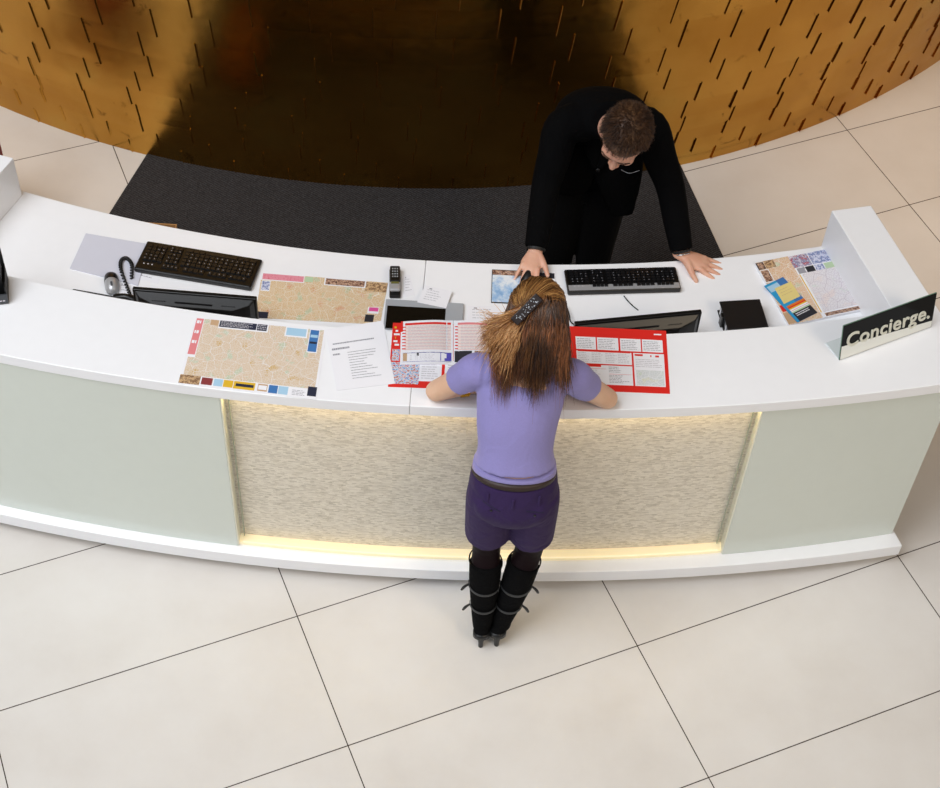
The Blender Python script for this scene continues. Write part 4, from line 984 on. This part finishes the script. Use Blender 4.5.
# long hair down the back
pc = []
for _ in range(3600):
    a = rnd.uniform(-1, 1); th = a*2.0; zz = rnd.uniform(-.8, .75)
    p0 = scalp(math.sin(th)*.09, -math.cos(th)*.11, zz*.09, 1.05)
    p1 = to_scalp(p0+D(0, -.03, -.03), 1.12)
    ex = 532+a*36+rnd.gauss(0, 4); ey = 374+10*math.sin(a*7+1)-6*a*a+rnd.gauss(0, 11); yy = yb(ey, rnd.uniform(-.015, .012))+.01*abs(a)
    e = uy(ex, ey, yy); m = p1.lerp(e, .5)+V((rnd.gauss(0, .006), -.012+rnd.gauss(0, .006), .0)); pc.append([p0, p1, m, e])
strands('long_hair', pc, [hair_mat('hair_deep_brown', [(.25, '#1c110a'), (.42, '#3b2313'), (.58, '#5f3c22'), (.72, '#85582f'), (.85, '#9c6c40')])], hair, .0011)
pd = []
for _ in range(900):
    a = rnd.uniform(-1, 1); ex = 529+a*38+rnd.gauss(0, 3); ey = 366+10*math.sin(a*7+1)+rnd.gauss(0, 13)
    my = 344+rnd.gauss(0, 8); y0_ = 322+12*a*a+rnd.gauss(0, 6); e = uy(ex, ey+8, yb(ey+8, .004)+.01*abs(a)); m = uy(530+a*38+rnd.gauss(0, 3), my, yb(my, .006)+.01*abs(a)); p0 = uy(534+a*34, y0_, yb(y0_, -.006)+.015*abs(a)); pd.append([p0, m, e])
strands('hair_ends', pd, [hair_tip], hair, .001)
# clip
cb = thing('hair_clip', '', '', clip); del cb['label'], cb['category']; cb.parent = hair; cb.location = clip-W0-V(hair.location) if False else clip-parent_loc(hair)
cd_ = (RGT+UPV).normalized(); clip = clip+V((.010, -.004, .006)); nn_ = ((clip-Hc).normalized()*.25-FWD*.95).normalized(); cd_ = (cd_-nn_*cd_.dot(nn_)).normalized(); sd_ = cd_.cross(nn_)
Rc = Matrix((cd_, sd_, nn_)).transposed()
bm = bmesh.new(); add_box(bm, clip+nn_*.026, (.118, .034, .010), Rc); bevel_mod(link('hair_clip_bar', bm, mat('tortoiseshell', '#1c0d09', .3, Specular_IOR_Level=.3), cb), .003, 3)
bm = bmesh.new()
for _ in range(40): ell(bm, clip+nn_*.0315+cd_*rnd.uniform(-.054, .054)+sd_*rnd.uniform(-.011, .011), (.0016,)*3, None, 6)
link('rhinestones', bm, mat('rhinestone', '#e8eef4', .05, metal=.6), cb)

# ---------------------------------------------------------------- the man
M0 = V((.42, 4.90, .0105)); man = thing('person', 'man in a black suit bending over the worktop behind the desk', 'person', M0)
hp = V((.435, 5.02, .93)); mspine = [hp, V((.440, 5.03, 1.08)), V((.450, 4.96, 1.21)), V((.458, 4.86, 1.30)), V((.462, 4.80, 1.33))]
sR, sL = V((.300, 4.78, 1.305)), V((.628, 4.80, 1.315)); eR, eL = V((.248, 4.67, 1.105)), V((.738, 4.68, 1.125))
wR, wL = V((.222, 4.452, .952)), V((.806, 4.508, .936))
mH = uy(625, 137, 4.60); mf, mu = V((-.16, -.66, -.74)), V((.06, -.74, .66)); mf, mu = V((-.34, -.66, -.68)), V((-.10, -.72, .69))
bm = bmesh.new()
loft(bm, mspine, [(.150, .110), (.145, .105), (.160, .110), (.155, .095), (.085, .06)], side=(1, 0, 0), seg=24)
nb = V((.474, 4.77, 1.345)); loft(bm, [nb+V((0, .04, -.02)), nb, nb.lerp(mH, .65)], [.066, .058, .056], seg=16)
P2_, R2_ = head_shapes(bm, mH, mf, mu, 1.14)
for hx, kx, fx in ((.350, .335, .330), (.520, .500, .500)):
    a, b, c = V((hx, 5.01, .92)), V((kx, 4.93, .50)), V((fx, 4.93, .10)); loft(bm, [a, a.lerp(b, .5), b, b.lerp(c, .4), c], [.090, .080, .056, .054, .038], seg=16)
    loft(bm, [c, c+V((0, -.07, -.05)), c+V((0, -.15, -.06))], [.036, (.038, .028), (.035, .018)], seg=14)
for s_, e_, w_ in ((sR, eR, wR), (sL, eL, wL)):
    loft(bm, [V((.46, 4.84, 1.33)).lerp(s_, .5), s_, s_.lerp(e_, .5), e_, e_.lerp(w_, .4), w_], [.07, .062, .050, .043, .040, (.029, .023)], seg=16)
t1 = hand_shapes(bm, wR, V((-.24, -.95, -.20)), V((0, -.20, .97)), 1, (.30, .20, .20, .24), .14, 1.06, t_open=.7)
t2 = hand_shapes(bm, wL+V((.004, -.004, -.006)), V((.93, -.30, -.20)), V((.18, -.06, .98)), -1, (.09, .05, .03, .05), .13, 1.15, t_open=.85, lengths=(.076, .084, .078, .060))
bm = remesh(bm, .0042, 4); mbody = link('body', bm, skin_m, man, smooth=True)
face_parts(mbody, P2_, R2_, 1.14); nails(mbody, t1+t2, 1.0)
# jacket
bm = bmesh.new()
loft(bm, [V((.435, 5.00, .90)), V((.440, 5.01, 1.00)), V((.442, 5.01, 1.12)), V((.452, 4.95, 1.22)), V((.460, 4.87, 1.315)), V((.466, 4.80, 1.355)), V((.474, 4.755, 1.385))], [(.178, .128), (.172, .128), (.175, .130), (.190, .130), (.180, .108), (.125, .085), (.080, .070)], side=(1, 0, 0), seg=28, round_ends=False)
for s_, e_, w_ in ((sR, eR, wR), (sL, eL, wL)):
    sg = -1 if s_ is sR else 1
    loft(bm, [V((.46, 4.85, 1.33)).lerp(s_, .45), s_+V((sg*.004, .0, .008)), s_.lerp(e_, .5)+V((sg*.004, 0, 0)), e_+V((0, .006, 0)), e_.lerp(w_, .5), e_.lerp(w_, .95)], [.080, .074, .067, .058, .053, .046], seg=18, round_ends=False)
# hanging front panels and lapel
loft(bm, [V((.39, 4.87, 1.26)), V((.36, 4.86, 1.06)), V((.34, 4.88, .88))], [(.10, .035), (.105, .03), (.085, .016)], side=(1, .0, 0), seg=16, round_ends=False)
loft(bm, [V((.52, 4.87, 1.26)), V((.545, 4.84, 1.04)), V((.585, 4.82, .83))], [(.095, .035), (.10, .028), (.045, .014)], side=(1, .0, 0), seg=16, round_ends=False)
bm = remesh(bm, .0065, 4); jk = link('jacket', bm, suit_m, man, smooth=True)
bm = bmesh.new(); loft(bm, [nb+V((-.06, .05, .02)), nb+V((-.07, -.01, -.01)), V((.42, 4.80, 1.22)), V((.44, 4.80, 1.10))], [(.012, .006), (.02, .006), (.035, .006), (.012, .005)], side=(1, 0, 0), seg=10); link('lapel', bm, suit_m, jk, smooth=True)
bm = bmesh.new(); loft(bm, [nb+V((.06, .05, .02)), nb+V((.07, -.01, -.01)), V((.50, 4.80, 1.22)), V((.46, 4.80, 1.10))], [(.012, .006), (.02, .006), (.035, .006), (.012, .005)], side=(1, 0, 0), seg=10); link('lapel', bm, suit_m, jk, smooth=True)
bm = bmesh.new(); ell(bm, V((.455, 4.793, 1.09)), (.009, .004, .009), None, 12); link('button', bm, black, jk)
bm = bmesh.new()
for hx, kx, fx in ((.350, .335, .330), (.520, .500, .500)):
    a, b, c = V((hx, 5.01, .95)), V((kx, 4.92, .50)), V((fx, 4.93, .07)); loft(bm, [a, a.lerp(b, .5), b, b.lerp(c, .5), c], [(.105, .115), (.098, .098), .078, .070, .068], seg=18, round_ends=False)
loft(bm, [V((.435, 5.02, .80)), V((.435, 5.02, 1.0))], [(.155, .118), (.160, .115)], side=(1, 0, 0), n=3, seg=20, round_ends=False)
bm = remesh(bm, .0065, 4); link('trousers', bm, trouser_m, man, smooth=True)
for fx in (.330, .500):
    bm = bmesh.new(); loft(bm, [V((fx, 4.96, .05)), V((fx, 4.88, .055)), V((fx, 4.79, .045)), V((fx, 4.72, .036))], [(.040, .035), (.045, .040), (.048, .030), (.034, .020)], side=(1, 0, 0), seg=18); link('shoe', bm, boot_l, man, smooth=True)
# shirt cuffs, bracelet
for w_, e_, nm in ((wR, eR, 'shirt_cuff'), (wL, eL, 'shirt_cuff')):
    t = (w_-e_).normalized(); c = e_.lerp(w_, .955); bm = bmesh.new(); loft(bm, [c, c+t*.010], [.0385, .037], n=2, seg=22, round_ends=False); link(nm, bm, blackm if w_ is wR else blackm, man)
t = (wL-eL).normalized(); c = wL+t*.004; s_ = t.cross(V((0, 0, 1))).normalized(); u_ = s_.cross(t); bm = bmesh.new()
loft(bm, [c+(s_*math.cos(a)*.031+u_*math.sin(a)*.028) for a in [2*math.pi*i/20 for i in range(21)]], [.0028]*21, n=41, seg=6, round_ends=False); link('wrist_chain', bm, chrome, man, smooth=True)
# short hair
s, f, u = basis(mf, mu); D = lambda x, y, z: (s*x+f*y+u*z)
bm = bmesh.new(); R3 = Matrix((s, f, u)).transposed()
ell(bm, mH+D(0, -.020, .036), (.090, .108, .096), R3); ell(bm, mH+D(0, -.052, .000), (.086, .074, .086), R3); ell(bm, mH+D(-.004, .050, .086), (.054, .034, .026), R3)
bm = remesh(bm, .005, 6)
mh_m = hair_mat('hair_short_brown', [(.25, '#1c110b'), (.48, '#3a2416'), (.65, '#5e3f28'), (.85, '#83603f')], .5)
mhair = link('hair', bm, mh_m, man, smooth=True)
ps = []; rnd = random.Random(4)
for _ in range(5200):
    th = rnd.uniform(-math.pi, math.pi); el_ = math.asin(rnd.uniform(-.45, 1)); fy = math.cos(th)*math.cos(el_)
    if fy > .35 and math.sin(el_) < .50: continue
    n_ = V((math.sin(th)*math.cos(el_), fy, math.sin(el_))); p = mH+D(n_.x*.089, n_.y*.107-.020, n_.z*.095+.036)
    nn = D(n_.x, n_.y, n_.z).normalized(); sw = D(.25*n_.x+.18, .75+.0*n_.y, -.05)*(.9 if n_.z > .1 else .2)+D(0, -.1, -.5 if n_.z < .3 else 0)
    sw = (sw-nn*sw.dot(nn)*.8)*.016; L = rnd.uniform(.7, 1.2)*(1.15 if n_.z > .4 else .55)
    ps.append([p, p+nn*.007*L+sw*.4*L+jit(.002), p+nn*.013*L+sw*.9*L+jit(.003), p+nn*.017*L+sw*1.4*L+jit(.004)])
strands('hair_strands', ps, [mh_m], mhair, .0010, n=6)
# headset wire by the chin
bm = bmesh.new(); loft(bm, [P2_(-.03, .10, -.05), P2_(-.06, .10, -.045), P2_(-.088, .08, -.02)], [.0007]*3, seg=5); link('headset_wire', bm, grey, man)
# the mouse under his hand
mouse(V((*((wR+V((-.022, -.095, 0))).to_2d()), LOW+.0038)), math.radians(166), 'black computer mouse under the man\'s hand on the sky-patterned pad', two=False)
